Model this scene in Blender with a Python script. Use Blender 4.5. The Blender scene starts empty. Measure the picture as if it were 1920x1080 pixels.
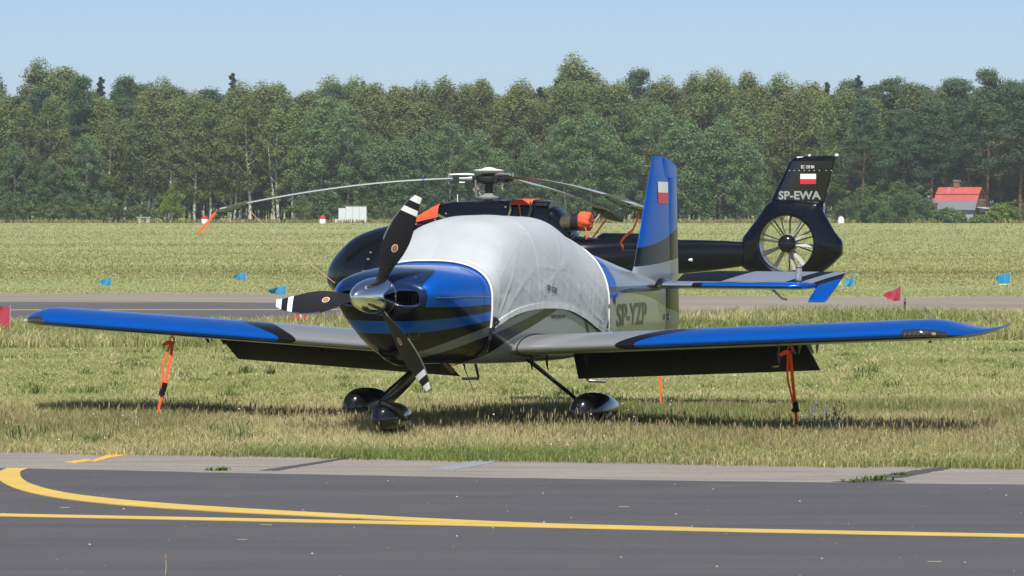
import bpy, bmesh, math, random
import numpy as np
from mathutils import Vector, Matrix, noise as mnoise

random.seed(7)
rng = np.random.default_rng(11)
scene = bpy.context.scene
COL = scene.collection
R = math.radians

# ------------------------------------------------------------------ camera
CAM_H = 2.098
cam_d = bpy.data.cameras.new('camera')
cam_d.sensor_width = 36.0
cam_d.lens = 7031.7 / 1920.0 * 36.0
cam_d.clip_start = 0.5
cam_d.clip_end = 20000
cam = bpy.data.objects.new('camera', cam_d)
COL.objects.link(cam)
cam.location = (0, 0, CAM_H)
cam.rotation_euler = (R(90) - math.atan(156.5 / 7031.7), 0, 0)
scene.camera = cam

# ------------------------------------------------------------------ sky and sun
SUN_EL = R(58)
SUN_DIR = Vector((-0.03, -1.0, 0)).normalized()          # horizontal direction towards the sun
world = bpy.data.worlds.new('World')
scene.world = world
world.use_nodes = True
wn = world.node_tree.nodes
wl = world.node_tree.links
bg = wn['Background']
sky = wn.new('ShaderNodeTexSky')
sky.sky_type = 'NISHITA'
sky.sun_disc = False
sky.sun_elevation = SUN_EL
sky.sun_rotation = math.atan2(SUN_DIR.x, SUN_DIR.y)
sky.altitude = 0
sky.air_density = 0.5
sky.dust_density = 0.8
sky.ozone_density = 1.0
wl.new(sky.outputs[0], bg.inputs[0])
bg.inputs[1].default_value = 0.090

sun_d = bpy.data.lights.new('sun', 'SUN')
sun_d.energy = 4.6
sun_d.angle = R(0.53)
sun_d.color = (1.0, 0.955, 0.88)
sun = bpy.data.objects.new('sun', sun_d)
COL.objects.link(sun)
sv = Vector((SUN_DIR.x * math.cos(SUN_EL), SUN_DIR.y * math.cos(SUN_EL), math.sin(SUN_EL)))
sun.rotation_euler = sv.to_track_quat('Z', 'Y').to_euler()
sun.location = sv * 60

scene.view_settings.view_transform = 'Standard'
scene.view_settings.look = 'None'
scene.view_settings.exposure = 0.55
scene.view_settings.gamma = 1.0
scene.view_settings.use_curve_mapping = False
scene.cycles.max_bounces = 6
scene.cycles.diffuse_bounces = 3
scene.cycles.glossy_bounces = 4
scene.cycles.transmission_bounces = 4
scene.cycles.transparent_max_bounces = 6
scene.cycles.caustics_reflective = False
scene.cycles.caustics_refractive = False

# ------------------------------------------------------------------ helpers
def link(o, parent=None):
    COL.objects.link(o)
    if parent is not None:
        o.parent = parent
    return o

def tag(o, label=None, cat=None, group=None, kind=None):
    if label: o['label'] = label
    if cat: o['category'] = cat
    if group: o['group'] = group
    if kind: o['kind'] = kind
    return o

def empty(name, loc=(0, 0, 0), rot=(0, 0, 0), parent=None):
    o = bpy.data.objects.new(name, None)
    o.empty_display_size = 0.2
    link(o, parent)
    o.location = loc
    o.rotation_euler = rot
    return o

def mesh_data(name, verts, faces, mat=None, smooth=True, sharp=40):
    me = bpy.data.meshes.new(name)
    me.from_pydata([tuple(map(float, v)) for v in verts], [], [tuple(f) for f in faces])
    me.validate()
    bm = bmesh.new(); bm.from_mesh(me)
    bmesh.ops.recalc_face_normals(bm, faces=bm.faces)
    bm.to_mesh(me); bm.free()
    if smooth:
        me.shade_smooth()
        if sharp:
            me.set_sharp_from_angle(angle=R(sharp))
    if mat is not None:
        for m in (mat if isinstance(mat, (list, tuple)) else [mat]):
            me.materials.append(m)
    return me

def obj(name, verts, faces, mat=None, parent=None, smooth=True, sharp=40, loc=None):
    o = bpy.data.objects.new(name, mesh_data(name, verts, faces, mat, smooth, sharp))
    link(o, parent)
    if loc is not None: o.location = loc
    return o

class MB:
    """collects simple shapes for ONE mesh"""
    def __init__(s): s.v = []; s.f = []
    def add(s, v, f):
        n = len(s.v); s.v.extend([tuple(p) for p in v]); s.f.extend([tuple(i + n for i in q) for q in f]); return s
    def box(s, c, d, m=None):
        v = []
        for dx in (-.5, .5):
            for dy in (-.5, .5):
                for dz in (-.5, .5):
                    p = Vector((dx * d[0], dy * d[1], dz * d[2]))
                    if m is not None: p = m @ p
                    v.append(p + Vector(c))
        return s.add(v, [(0, 1, 3, 2), (4, 6, 7, 5), (0, 4, 5, 1), (2, 3, 7, 6), (0, 2, 6, 4), (1, 5, 7, 3)])
    def tube(s, pts, rad, n=10, cap=True, flat=1.0):
        pts = [Vector(p) for p in pts]
        rads = rad if isinstance(rad, (list, tuple)) else [rad] * len(pts)
        v = []; f = []; ref = None
        for i, p in enumerate(pts):
            t = (pts[min(i + 1, len(pts) - 1)] - pts[max(i - 1, 0)])
            if t.length < 1e-9: t = Vector((0, 0, 1))
            t.normalize()
            if ref is None:
                ref = Vector((0, 0, 1)) if abs(t.z) < .9 else Vector((1, 0, 0))
            a = (ref - t * ref.dot(t)).normalized(); b = t.cross(a); ref = a
            for k in range(n):
                th = 2 * math.pi * k / n
                v.append(p + (a * math.cos(th) + b * math.sin(th) * flat) * rads[i])
        for i in range(len(pts) - 1):
            for k in range(n):
                f.append((i * n + k, i * n + (k + 1) % n, (i + 1) * n + (k + 1) % n, (i + 1) * n + k))
        if cap:
            f.append(tuple(range(n))[::-1]); f.append(tuple(range((len(pts) - 1) * n, len(pts) * n)))
        return s.add(v, f)
    def lathe(s, prof, n=32, axis='z', c=(0, 0, 0)):
        """prof: list of (r, h) around an axis"""
        v = []; f = []
        for r, h in prof:
            for k in range(n):
                th = 2 * math.pi * k / n
                a, b = r * math.cos(th), r * math.sin(th)
                p = (a, b, h) if axis == 'z' else ((h, a, b) if axis == 'x' else (a, h, b))
                v.append((p[0] + c[0], p[1] + c[1], p[2] + c[2]))
        for i in range(len(prof) - 1):
            for k in range(n):
                f.append((i * n + k, i * n + (k + 1) % n, (i + 1) * n + (k + 1) % n, (i + 1) * n + k))
        f.append(tuple(range(n))[::-1]); f.append(tuple(range((len(prof) - 1) * n, len(prof) * n)))
        return s.add(v, f)
    def loft(s, rings, cap=True, closed=True):
        n = len(rings[0]); v = [p for r in rings for p in r]; f = []
        for i in range(len(rings) - 1):
            for k in range(n if closed else n - 1):
                f.append((i * n + k, i * n + (k + 1) % n, (i + 1) * n + (k + 1) % n, (i + 1) * n + k))
        if cap:
            f.append(tuple(range(n))[::-1]); f.append(tuple(range((len(rings) - 1) * n, len(rings) * n)))
        return s.add(v, f)
    def build(s, name, mat=None, parent=None, smooth=True, sharp=40, loc=None):
        return obj(name, s.v, s.f, mat, parent, smooth, sharp, loc)

def pchip(xs, ys, x):
    xs = np.asarray(xs, float); ys = np.asarray(ys, float); h = np.diff(xs); d = np.diff(ys) / h
    m = np.zeros(len(xs)); m[0] = d[0]; m[-1] = d[-1]
    for i in range(1, len(xs) - 1):
        if d[i - 1] * d[i] > 0:
            w1 = 2 * h[i] + h[i - 1]; w2 = h[i] + 2 * h[i - 1]
            m[i] = (w1 + w2) / (w1 / d[i - 1] + w2 / d[i])
    x = np.clip(x, xs[0], xs[-1]); k = np.clip(np.searchsorted(xs, x, side='right') - 1, 0, len(h) - 1)
    t = (x - xs[k]) / h[k]; H = h[k]
    return (2*t**3-3*t**2+1)*ys[k]+(t**3-2*t**2+t)*H*m[k]+(-2*t**3+3*t**2)*ys[k+1]+(t**3-t**2)*H*m[k+1]

def smooth01(t):
    t = np.clip(t, 0, 1); return t * t * (3 - 2 * t)

def terrain(Y):
    return -0.4 * smooth01((np.asarray(Y, float) - 45.0) / 25.0)

def copy_tree(o, parent=None):
    c = o.copy(); COL.objects.link(c); c.parent = parent
    for ch in list(o.children):
        copy_tree(ch, c)
    return c

# ------------------------------------------------------------------ node helpers
class NT:
    def __init__(s, name):
        s.mat = bpy.data.materials.new(name); s.mat.use_nodes = True
        s.t = s.mat.node_tree; s.n = s.t.nodes; s.l = s.t.links
        s.bsdf = s.n['Principled BSDF']; s.out = s.n['Material Output']
        s._sep = None
    def new(s, typ, **kw):
        nd = s.n.new(typ)
        for k, v in kw.items(): setattr(nd, k, v)
        return nd
    def _in(s, sock, v):
        if hasattr(v, 'node'): s.l.new(v, sock)
        else: sock.default_value = v
    def coord(s, kind='Object'):
        return s.new('ShaderNodeTexCoord').outputs[kind]
    def xyz(s, kind='Object'):
        if s._sep is None:
            sp = s.new('ShaderNodeSeparateXYZ'); s.l.new(s.coord(kind), sp.inputs[0]); s._sep = sp
        return s._sep.outputs
    def math(s, op, a, b=0.0, c=None, clamp=False):
        nd = s.new('ShaderNodeMath', operation=op, use_clamp=clamp)
        s._in(nd.inputs[0], a); s._in(nd.inputs[1], b)
        if c is not None: s._in(nd.inputs[2], c)
        return nd.outputs[0]
    def lt(s, a, b): return s.math('LESS_THAN', a, b)
    def gt(s, a, b): return s.math('GREATER_THAN', a, b)
    def AND(s, *a):
        r = a[0]
        for x in a[1:]: r = s.math('MULTIPLY', r, x)
        return r
    def OR(s, a, b): return s.math('MAXIMUM', a, b)
    def mapr(s, v, a, b, c, d, clamp=True):
        nd = s.new('ShaderNodeMapRange', clamp=clamp)
        s._in(nd.inputs[0], v)
        for i, q in enumerate((a, b, c, d)): s._in(nd.inputs[i + 1], q)
        return nd.outputs[0]
    def curve(s, v, pts):
        pts = sorted(pts); x0, x1 = pts[0][0], pts[-1][0]
        ys = [p[1] for p in pts]; y0, y1 = min(ys), max(ys)
        if y1 - y0 < 1e-6: y1 = y0 + 1e-6
        t = s.mapr(v, x0, x1, 0.0, 1.0)
        fc = s.new('ShaderNodeFloatCurve'); s.l.new(t, fc.inputs['Value'])
        cv = fc.mapping.curves[0]
        q = [((p[0] - x0) / (x1 - x0), (p[1] - y0) / (y1 - y0)) for p in pts]
        cv.points[0].location = q[0]; cv.points[1].location = q[-1]
        for p in q[1:-1]: cv.points.new(*p)
        fc.mapping.update()
        return s.mapr(fc.outputs[0], 0.0, 1.0, y0, y1)
    def noise(s, vec=None, scale=5.0, detail=4.0, rough=0.55, out='Fac'):
        nd = s.new('ShaderNodeTexNoise')
        if vec is not None: s.l.new(vec, nd.inputs['Vector'])
        nd.inputs['Scale'].default_value = scale; nd.inputs['Detail'].default_value = detail
        nd.inputs['Roughness'].default_value = rough
        return nd.outputs[out]
    def mapping(s, vec, scale=(1, 1, 1), loc=(0, 0, 0), rot=(0, 0, 0)):
        nd = s.new('ShaderNodeMapping'); s.l.new(vec, nd.inputs[0])
        nd.inputs['Scale'].default_value = scale; nd.inputs['Location'].default_value = loc
        nd.inputs['Rotation'].default_value = rot
        return nd.outputs[0]
    def mixc(s, fac, a, b, blend='MIX'):
        nd = s.new('ShaderNodeMix', data_type='RGBA', blend_type=blend)
        s._in(nd.inputs[0], fac)
        for sock, v in ((nd.inputs[6], a), (nd.inputs[7], b)):
            if hasattr(v, 'node'): s.l.new(v, sock)
            else: sock.default_value = (*v[:3], 1)
        return nd.outputs[2]
    def ramp(s, fac, stops):
        nd = s.new('ShaderNodeValToRGB'); s.l.new(fac, nd.inputs[0])
        el = nd.color_ramp.elements
        while len(el) < len(stops): el.new(0.5)
        for e, (p, c) in zip(el, stops): e.position = p; e.color = (*c[:3], 1)
        return nd.outputs[0]
    def bump(s, h, strength=0.3, dist=0.01):
        nd = s.new('ShaderNodeBump'); s.l.new(h, nd.inputs['Height'])
        nd.inputs['Strength'].default_value = strength; nd.inputs['Distance'].default_value = dist
        s.l.new(nd.outputs[0], s.bsdf.inputs['Normal'])
    def set(s, **kw):
        names = dict(color='Base Color', rough='Roughness', metal='Metallic', coat='Coat Weight', coatr='Coat Roughness',
                     ior='IOR', spec='Specular IOR Level', trans='Transmission Weight', alpha='Alpha', sheen='Sheen Weight')
        for k, v in kw.items():
            sock = s.bsdf.inputs[names[k]]
            if hasattr(v, 'node'): s.l.new(v, sock)
            elif k == 'color': sock.default_value = (*v[:3], 1)
            else: sock.default_value = v
        return s

def pbr(name, color, rough=0.5, metal=0.0, coat=0.0, var=0.08, scale=6.0, bump=0.0, bscale=40.0, spec=0.5, coatr=0.03):
    """plain material whose tone and gloss vary a little over the surface"""
    m = NT(name); co = m.coord()
    n = m.noise(co, scale, 3)
    lo = tuple(c * (1 - var) for c in color); hi = tuple(min(1, c * (1 + var)) for c in color)
    m.set(color=m.mixc(n, lo, hi), rough=m.mapr(m.noise(co, scale * 3, 2), 0, 1, max(0.02, rough * .85), min(1, rough * 1.15)),
          metal=metal, coat=coat, coatr=coatr, spec=spec)
    if bump > 0: m.bump(m.noise(co, bscale, 3), bump, 0.01)
    return m.mat
# ------------------------------------------------------------------ ground, roads, markings
def ground_material():
    m = NT('meadow_soil_and_turf'); co = m.coord()
    big = m.noise(m.mapping(co, (.012, .05, 1)), 1.0, 4)
    band = m.noise(m.mapping(co, (.015, .22, 1)), 1.0, 3)
    fine = m.noise(m.mapping(co, (1.0, 1.4, 1)), 1.6, 6, .7)
    c1 = m.mixc(m.mapr(big, .35, .68, 0, 1), (.230, .275, .105), (.310, .330, .145))
    c2 = m.mixc(m.mapr(band, .52, .74, 0, .55), c1, (.390, .345, .190))
    c3 = m.mixc(m.mapr(fine, .3, .75, 0, 1), m.mixc(.35, c2, (.11, .135, .05)), c2)
    m.set(color=c3, rough=.95, spec=.1)
    m.bump(fine, .5, .05)
    return m.mat
ys = list(np.arange(-60, 44, 26)) + list(np.arange(44, 74, 2)) + [80, 100, 150, 250, 400, 700, 1500, 4000, 9000]
xs = [-6000, -600, -120, -40, 0, 40, 120, 600, 6000]
gv = [(x, y, float(terrain(y))) for y in ys for x in xs]
nx = len(xs)
gf = [(j * nx + i, j * nx + i + 1, (j + 1) * nx + i + 1, (j + 1) * nx + i) for j in range(len(ys) - 1) for i in range(nx - 1)]
ground = tag(obj('ground', gv, gf, ground_material(), smooth=True, sharp=0), kind='structure')

def gnd(u, v, z=0.0):
    """where a sight line meets the ground"""
    Y = 7031.7 * (CAM_H - z) / (v - 383.5)
    return ((u - 960) / 7031.7 * Y, Y)

def grass_edge(X):   # far edge of the concrete shoulder
    X = np.asarray(X, float)
    return 30.50 - 0.243 * X + 0.004 * X * X + .05 * np.sin(X * 2.3) + .035 * np.sin(X * 6.1 + 1) + .02 * np.sin(X * 17.)

def asphalt_edge(X):
    X = np.asarray(X, float)
    return 28.62 - 0.225 * X + 0.012 * X * X * np.where(np.abs(X) < 9, 1, 0) + .012 * np.sin(X * 3.7) + .008 * np.sin(X * 11.)

def strip(name, xs, near, far, z, mat, zf=None):
    v = []; f = []
    for x, a, b in zip(xs, near, far):
        v += [(x, a, z), (x, b, z)]
    for i in range(len(xs) - 1): f.append((2 * i, 2 * i + 2, 2 * i + 3, 2 * i + 1))
    return tag(obj(name, v, f, mat, smooth=False), kind='structure')

def concrete_mat():
    m = NT('worn_shoulder_concrete'); co = m.coord()
    n = m.noise(m.mapping(co, (.5, 2.2, 1)), 1.5, 6, .65); g = m.noise(co, 55, 4, .75); s = m.noise(m.mapping(co, (.25, 3.5, 1)), 2.2, 5, .7)
    c = m.mixc(m.mapr(n, .3, .7, 0, 1), (.235, .213, .196), (.315, .288, .265))
    c = m.mixc(m.mapr(s, .54, .66, 0, .65), c, (.115, .108, .104))
    c = m.mixc(m.mapr(g, .40, .70, 0, 1), m.mixc(.42, c, (.05, .046, .042)), c)
    w = m.noise(co, 9, 5, .8)
    c = m.mixc(m.mapr(w, .70, .76, 0, .7), c, (.55, .53, .50))
    m.set(color=c, rough=.92, spec=.25); m.bump(g, .7, .006)
    return m.mat

def asphalt_mat(dark=(.068, .068, .074), light=(.092, .091, .097)):
    m = NT('taxiway_asphalt'); co = m.coord()
    n = m.noise(m.mapping(co, (.12, 1.3, 1)), 1.2, 5, .6); g = m.noise(co, 120, 3, .8); b = m.noise(co, 1.1, 4, .6)
    c = m.mixc(m.mapr(n, .3, .7, 0, 1), dark, light)
    c = m.mixc(m.mapr(b, .45, .75, 0, .35), c, (.105, .103, .107))
    c = m.mixc(m.mapr(g, .35, .72, 0, 1), m.mixc(.4, c, (.012, .012, .013)), c)
    tr = m.noise(m.mapping(co, (.05, 4.5, 1), rot=(0, 0, .2)), 1.0, 3, .6)
    c = m.mixc(m.mapr(tr, .58, .72, 0, .45), c, tuple(k * .62 for k in dark))
    st = m.noise(m.mapping(co, (.35, 1.2, 1)), 1.3, 6, .7)
    c = m.mixc(m.mapr(st, .60, .70, 0, .35), c, (.15, .145, .14))
    chip = m.noise(co, 260, 1, .5)
    c = m.mixc(m.mapr(chip, .755, .80, 0, .8), c, (.24, .23, .22))
    m.set(color=c, rough=.78, spec=.42); m.bump(g, .65, .004)
    return m.mat

def paint_mat(name, col):
    m = NT(name); co = m.coord()
    n = m.noise(co, 40, 5, .75); b = m.noise(m.mapping(co, (.8, 3, 1)), 1.6, 4)
    c = m.mixc(m.mapr(b, .3, .7, 0, 1), tuple(k * .80 for k in col), col)
    c = m.mixc(m.mapr(n, .60, .74, 0, .75), c, (.07, .065, .05))
    m.set(color=c, rough=.75, spec=.35); m.bump(n, .4, .003)
    return m.mat

M_ASPH = asphalt_mat()
M_CONC = concrete_mat()
M_YEL = paint_mat('yellow_line_paint', (.53, .375, .09))
xr = np.linspace(-16, 16, 330)
ae = asphalt_edge(xr); ge = grass_edge(xr)
shoulder = strip('shoulder', xr, ae - .25, ge + .12, .004, M_CONC)
taxiway = strip('taxiway', xr, np.full_like(xr, 4.0), ae, .009, M_ASPH)

# painted lines on the taxiway
def poly_strip(name, top, bot, z, mat, parent=None, n=90):
    def res(p):
        p = np.array(p, float); d = np.r_[0, np.cumsum(np.hypot(*np.diff(p, axis=0).T))]
        t = np.linspace(0, d[-1], n); return np.c_[pchip(d, p[:, 0], t), pchip(d, p[:, 1], t)]
    a = res(top); b = res(bot)
    v = []; f = []
    for p, q in zip(a, b): v += [(p[0], p[1], z), (q[0], q[1], z), (p[0], p[1], .006), (q[0], q[1], .006)]
    for i in range(n - 1):
        k = 4 * i; f += [(k, k + 1, k + 5, k + 4), (k + 1, k + 3, k + 7, k + 5), (k, k + 4, k + 6, k + 2)]
    return obj(name, v, f, mat, parent, smooth=False)
G = lambda L: [gnd(*p) for p in L]
poly_strip('yellow_line', G([(-700, 953.5), (0, 966.8), (480, 976.0), (960, 985.8), (1440, 996.4), (1920, 1005.6), (2600, 1019)]),
           G([(-700, 957.8), (0, 971.6), (480, 981.2), (960, 991.6), (1440, 1002.4), (1920, 1011.4), (2600, 1024.8)]), .0125, M_YEL, taxiway)
poly_strip('yellow_curve', G([(52, 882), (40, 886), (37, 895), (47, 906), (75, 917), (130, 929), (220, 940), (340, 950), (500, 960), (700, 971), (850, 978.5), (1000, 985.0), (1180, 990.3), (1300, 993.2)]),
           G([(12, 881.5), (-4, 888), (-6, 899), (8, 911), (38, 923), (100, 936.5), (200, 948.5), (330, 958.5), (490, 967.5), (690, 977), (850, 983.6), (1000, 988.6), (1180, 992.0), (1300, 993.6)]), .0150, M_YEL, taxiway)
# old marks and tar seams on the shoulder
M_OLDY = paint_mat('faded_yellow_paint', (.60, .37, .06)); M_TAR = pbr('tar_seam', (.055, .053, .055), .7, var=.3, scale=20)
M_BLUEGREY = pbr('grey_repair_patch', (.20, .215, .245), .8, var=.15, scale=12)
def blot(name, px, mat, z=.0075, jit=.03, n=44):
    p = np.array(G(px)); q = []
    for i in range(len(p)):
        a, b = p[i], p[(i + 1) % len(p)]
        for t in np.linspace(0, 1, 9)[:-1]:
            q.append(a + (b - a) * t + rng.normal(0, jit, 2) * (.35, 1))
    n = len(q); return obj(name, [(x, y, z) for x, y in q] + [(x, y, .002) for x, y in q], [tuple(range(n))] + [(i, (i + 1) % n, n + (i + 1) % n, n + i) for i in range(n)], mat, shoulder, smooth=False)
blot('faded_yellow_mark', [(168, 866), (205, 853), (250, 852), (205, 860), (178, 868)], M_OLDY, jit=.012)
blot('faded_yellow_mark', [(120, 868), (160, 862), (175, 865), (140, 870)], M_OLDY, jit=.012, z=.007)
blot('tar_seam', [(486, 884), (560, 873), (640, 861), (652, 862), (590, 872), (520, 884)], M_TAR, jit=.012)
blot('repair_patch', [(800, 882), (865, 872), (900, 862), (945, 863), (905, 874), (850, 883)], M_BLUEGREY, jit=.015)
blot('tar_seam', [(1640, 896), (1700, 886), (1765, 878), (1782, 880), (1740, 888), (1690, 898)], M_TAR, jit=.02)
blot('tar_seam', [(1560, 905), (1620, 902), (1690, 902), (1700, 906), (1620, 908)], M_TAR, jit=.012, z=.007)

# loose stones on the asphalt: past counting, one mesh
M_STONE = pbr('pale_gravel', (.42, .40, .36), .8, var=.4, scale=90)
mb = MB()
for i in range(260):
    Y = random.uniform(21, 29.0); X = random.uniform(-.2, .2) * Y
    if Y > float(asphalt_edge(X)) - .05: continue
    r = random.choice([.002, .0025, .003, .003, .004, .006]) * random.uniform(.7, 1.3)
    v = [(X + r * math.cos(a) * random.uniform(.7, 1.4), Y + r * math.sin(a) * random.uniform(.7, 1.4), .009) for a in (0, 1.6, 3.1, 4.7)] + [(X, Y, .009 + r * .9)]
    mb.add(v, [(0, 1, 4), (1, 2, 4), (2, 3, 4), (3, 0, 4)])
tag(mb.build('gravel', M_STONE, smooth=False), 'loose pale stones scattered over the dark asphalt taxiway', 'gravel', kind='stuff')
# bits of dry straw
M_STRAW = pbr('dry_straw', (.45, .36, .20), .9, var=.3, scale=30)
mb = MB()
for i in range(12):
    Y = random.uniform(21.5, 28.8); X = random.uniform(-.2, .2) * Y
    if Y > float(asphalt_edge(X)) - .1: continue
    L = random.uniform(.03, .09); a = random.gauss(0, .35)
    mb.box((X, Y, .013), (L, .003, .003), Matrix.Rotation(a, 3, 'Z'))
tag(mb.build('straw_litter', M_STRAW, smooth=False), 'scraps of dry straw lying on the asphalt', 'straw', kind='stuff')

# the taxiway behind the aircraft
M_ASPH2 = asphalt_mat((.085, .082, .085), (.115, .11, .11)); M_ASPH2.name = 'far_taxiway_asphalt'
xf = np.linspace(-80, 90, 200)
fz = -0.4
far_conc = strip('far_shoulder', xf, 77.5 + .42 * (xf + 10) + .4 * np.sin(xf * .9) - np.where(xf > 2, (xf - 2) * .02, 0),
                 104.5 - .13 * (xf + 10) + .6 * np.sin(xf * .55) + .35 * np.sin(xf * 2.1), fz + .004, None)
mm = NT('far_worn_concrete'); co = mm.coord()
n1 = mm.noise(mm.mapping(co, (.12, .5, 1)), 1.0, 6, .7); n2 = mm.noise(co, 3, 5, .75)
cc = mm.mixc(mm.mapr(n1, .35, .65, 0, 1), (.165, .146, .120), (.240, .212, .176))
cc = mm.mixc(mm.mapr(n2, .55, .7, 0, .55), cc, (.10, .095, .085))
mm.set(color=cc, rough=.95, spec=.2)
far_conc.data.materials.clear(); far_conc.data.materials.append(mm.mat)
xa = np.linspace(-80, 3.5, 90)
far_asph = strip('far_taxiway', xa, 77.0 + .42 * (xa + 10) + .3 * np.sin(xa * .9), 95.5 - .05 * (xa + 10) + .25 * np.sin(xa * 1.4), fz + .009, M_ASPH2)
v = []; f = []
for i, x in enumerate(np.linspace(-60, 3.0, 40)):
    yy = 88.5 + .04 * (x + 10); v += [(x, yy - .22, fz + .014), (x, yy + .22, fz + .014)]
for i in range(39): f.append((2 * i, 2 * i + 2, 2 * i + 3, 2 * i + 1))
obj('yellow_line', v, f, M_YEL, far_asph, smooth=False)
# ------------------------------------------------------------------ the low-wing aircraft
YAW = 0.4298; PIT = 0.0109
AC_LOC = (-0.5479, 33.9646, 0.0)
AC_ROT = (0.0, -PIT, math.atan2(-math.cos(YAW), -math.sin(YAW)))
ac = empty('light_aircraft', AC_LOC, AC_ROT)
tag(ac, 'blue silver and black low-wing propeller aircraft parked on the grass', 'aircraft')

BLUE = (.0015, .110, .52); SILVER = (.25, .27, .295); BLACK = (.0055, .006, .0075); NAVY = (.008, .024, .075)

def paint(name, layers, base=SILVER, base_metal=.15):
    """layers: list of (mask builder, colour, metallic); later ones lie on top"""
    m = NT(name); x, y, z = m.xyz()
    col = m.mixc(0.0, base, base); met = None
    fl = m.noise(m.coord(), 900, 1, .5)
    for fn, c, mt in layers:
        k = fn(m, x, y, z)
        col = m.mixc(k, col, c)
        a = met if met is not None else base_metal
        nd = m.new('ShaderNodeMix', data_type='FLOAT'); m._in(nd.inputs[0], k); m._in(nd.inputs[2], a); m._in(nd.inputs[3], mt)
        met = nd.outputs[0]
    dust = m.noise(m.coord(), 3.5, 4, .6)
    m.set(color=col, metal=met if met is not None else base_metal, rough=m.mapr(fl, 0, 1, .24, .36), coat=.48, spec=.12,
          coatr=m.mapr(dust, .3, .8, .012, .07))
    return m.mat

M_BLACK = pbr('gloss_black_paint', BLACK, .25, 0, 1.0, var=.1, spec=.1)
M_BLUE = pbr('metallic_blue_paint', BLUE, .28, .7, 1.0, var=.05)
M_SILVER = pbr('silver_paint', SILVER, .3, .75, 1.0, var=.04)
M_MATBLK = pbr('matt_black', (.008, .008, .0085), .5, 0, 0, var=.15)
M_RUBBER = pbr('black_rubber', (.012, .012, .012), .75, var=.2)
M_CHROME = pbr('polished_spinner_metal', (.94, .94, .93), .04, 1.0, 0, var=.02)
M_STEEL = pbr('brushed_steel', (.42, .42, .42), .35, 1.0, 0, var=.1)
M_WHITE = pbr('white_paint', (.78, .78, .77), .4, 0, .3, var=.03)
M_RED = pbr('red_paint', (.62, .02, .045), .4, 0, .3, var=.05)
M_DARK = pbr('dark_void', (.004, .004, .004), .8, var=.1)
M_OLIVE = pbr('bronze_lettering', (.030, .025, .010), .45, 0, .3, var=.06, spec=.2)
M_ORANGE = pbr('orange_webbing', (.80, .085, .012), .75, var=.12, scale=30, bump=.3, bscale=160)

FUS = np.array([
(-5.02,0.86,1.36,0.035,1.22,5,2.0),(-4.60,0.83,1.41,0.125,1.24,6,1.8),(-4.25,0.80,1.455,0.20,1.26,6,1.7),
(-3.74,0.775,1.53,0.305,1.27,6,1.7),(-3.30,0.75,1.595,0.395,1.27,6,1.8),(-2.90,0.725,1.655,0.475,1.25,6,1.9),
(-2.40,0.69,1.735,0.555,1.20,6,2.0),(-1.85,0.665,1.865,0.60,1.17,6,2.25),(-1.30,0.65,1.985,0.625,1.15,6,2.75),
(-0.60,0.65,1.99,0.63,1.15,5.5,3.3),(-0.15,0.655,1.94,0.63,1.17,5,3.2),(0.15,0.66,1.80,0.625,1.20,4.2,3.0),
(0.40,0.665,1.60,0.615,1.23,3.4,2.6),(0.55,0.67,1.565,0.605,1.25,2.8,2.7),(0.80,0.675,1.55,0.59,1.27,2.2,2.7),
(1.05,0.70,1.53,0.565,1.29,1.75,2.7),(1.25,0.765,1.50,0.53,1.30,1.52,2.6),(1.38,0.88,1.465,0.485,1.305,1.5,2.5),
(1.45,1.02,1.425,0.42,1.30,1.5,2.4)])
def FP(x): return [float(pchip(FUS[:, 0], FUS[:, i], x)) for i in range(1, 7)]
def surf_y(x, z):
    zb, zt, w, zm, nb, nt = FP(x)
    if z >= zm:
        t = min(max((z - zm) / (zt - zm), 0), 1); return w * (1 - t ** nt) ** (1 / nt)
    t = min(max((zm - z) / (zm - zb), 0), 1); return w * (1 - t ** nb) ** (1 / nb)
def sec(x, n=18, grow=0.0):
    """half outline from belly centre to top centre"""
    zb, zt, w, zm, nb, nt = FP(x); zb -= grow; zt += grow; w += grow; p = []
    for i in range(n + 1):
        a = math.pi / 2 * i / n
        p.append((w * math.sin(a) ** (2 / nb), zm - (zm - zb) * math.cos(a) ** (2 / nb)))
    for i in range(1, n + 1):
        a = math.pi / 2 * i / n
        p.append((w * max(math.cos(a), 0) ** (2 / nt), zm + (zt - zm) * math.sin(a) ** (2 / nt)))
    return p
def ring(x, n=18, grow=0.0):
    h = sec(x, n, grow)
    return [(x, y, z) for y, z in h] + [(x, -y, z) for y, z in h[-2:0:-1]]

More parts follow.
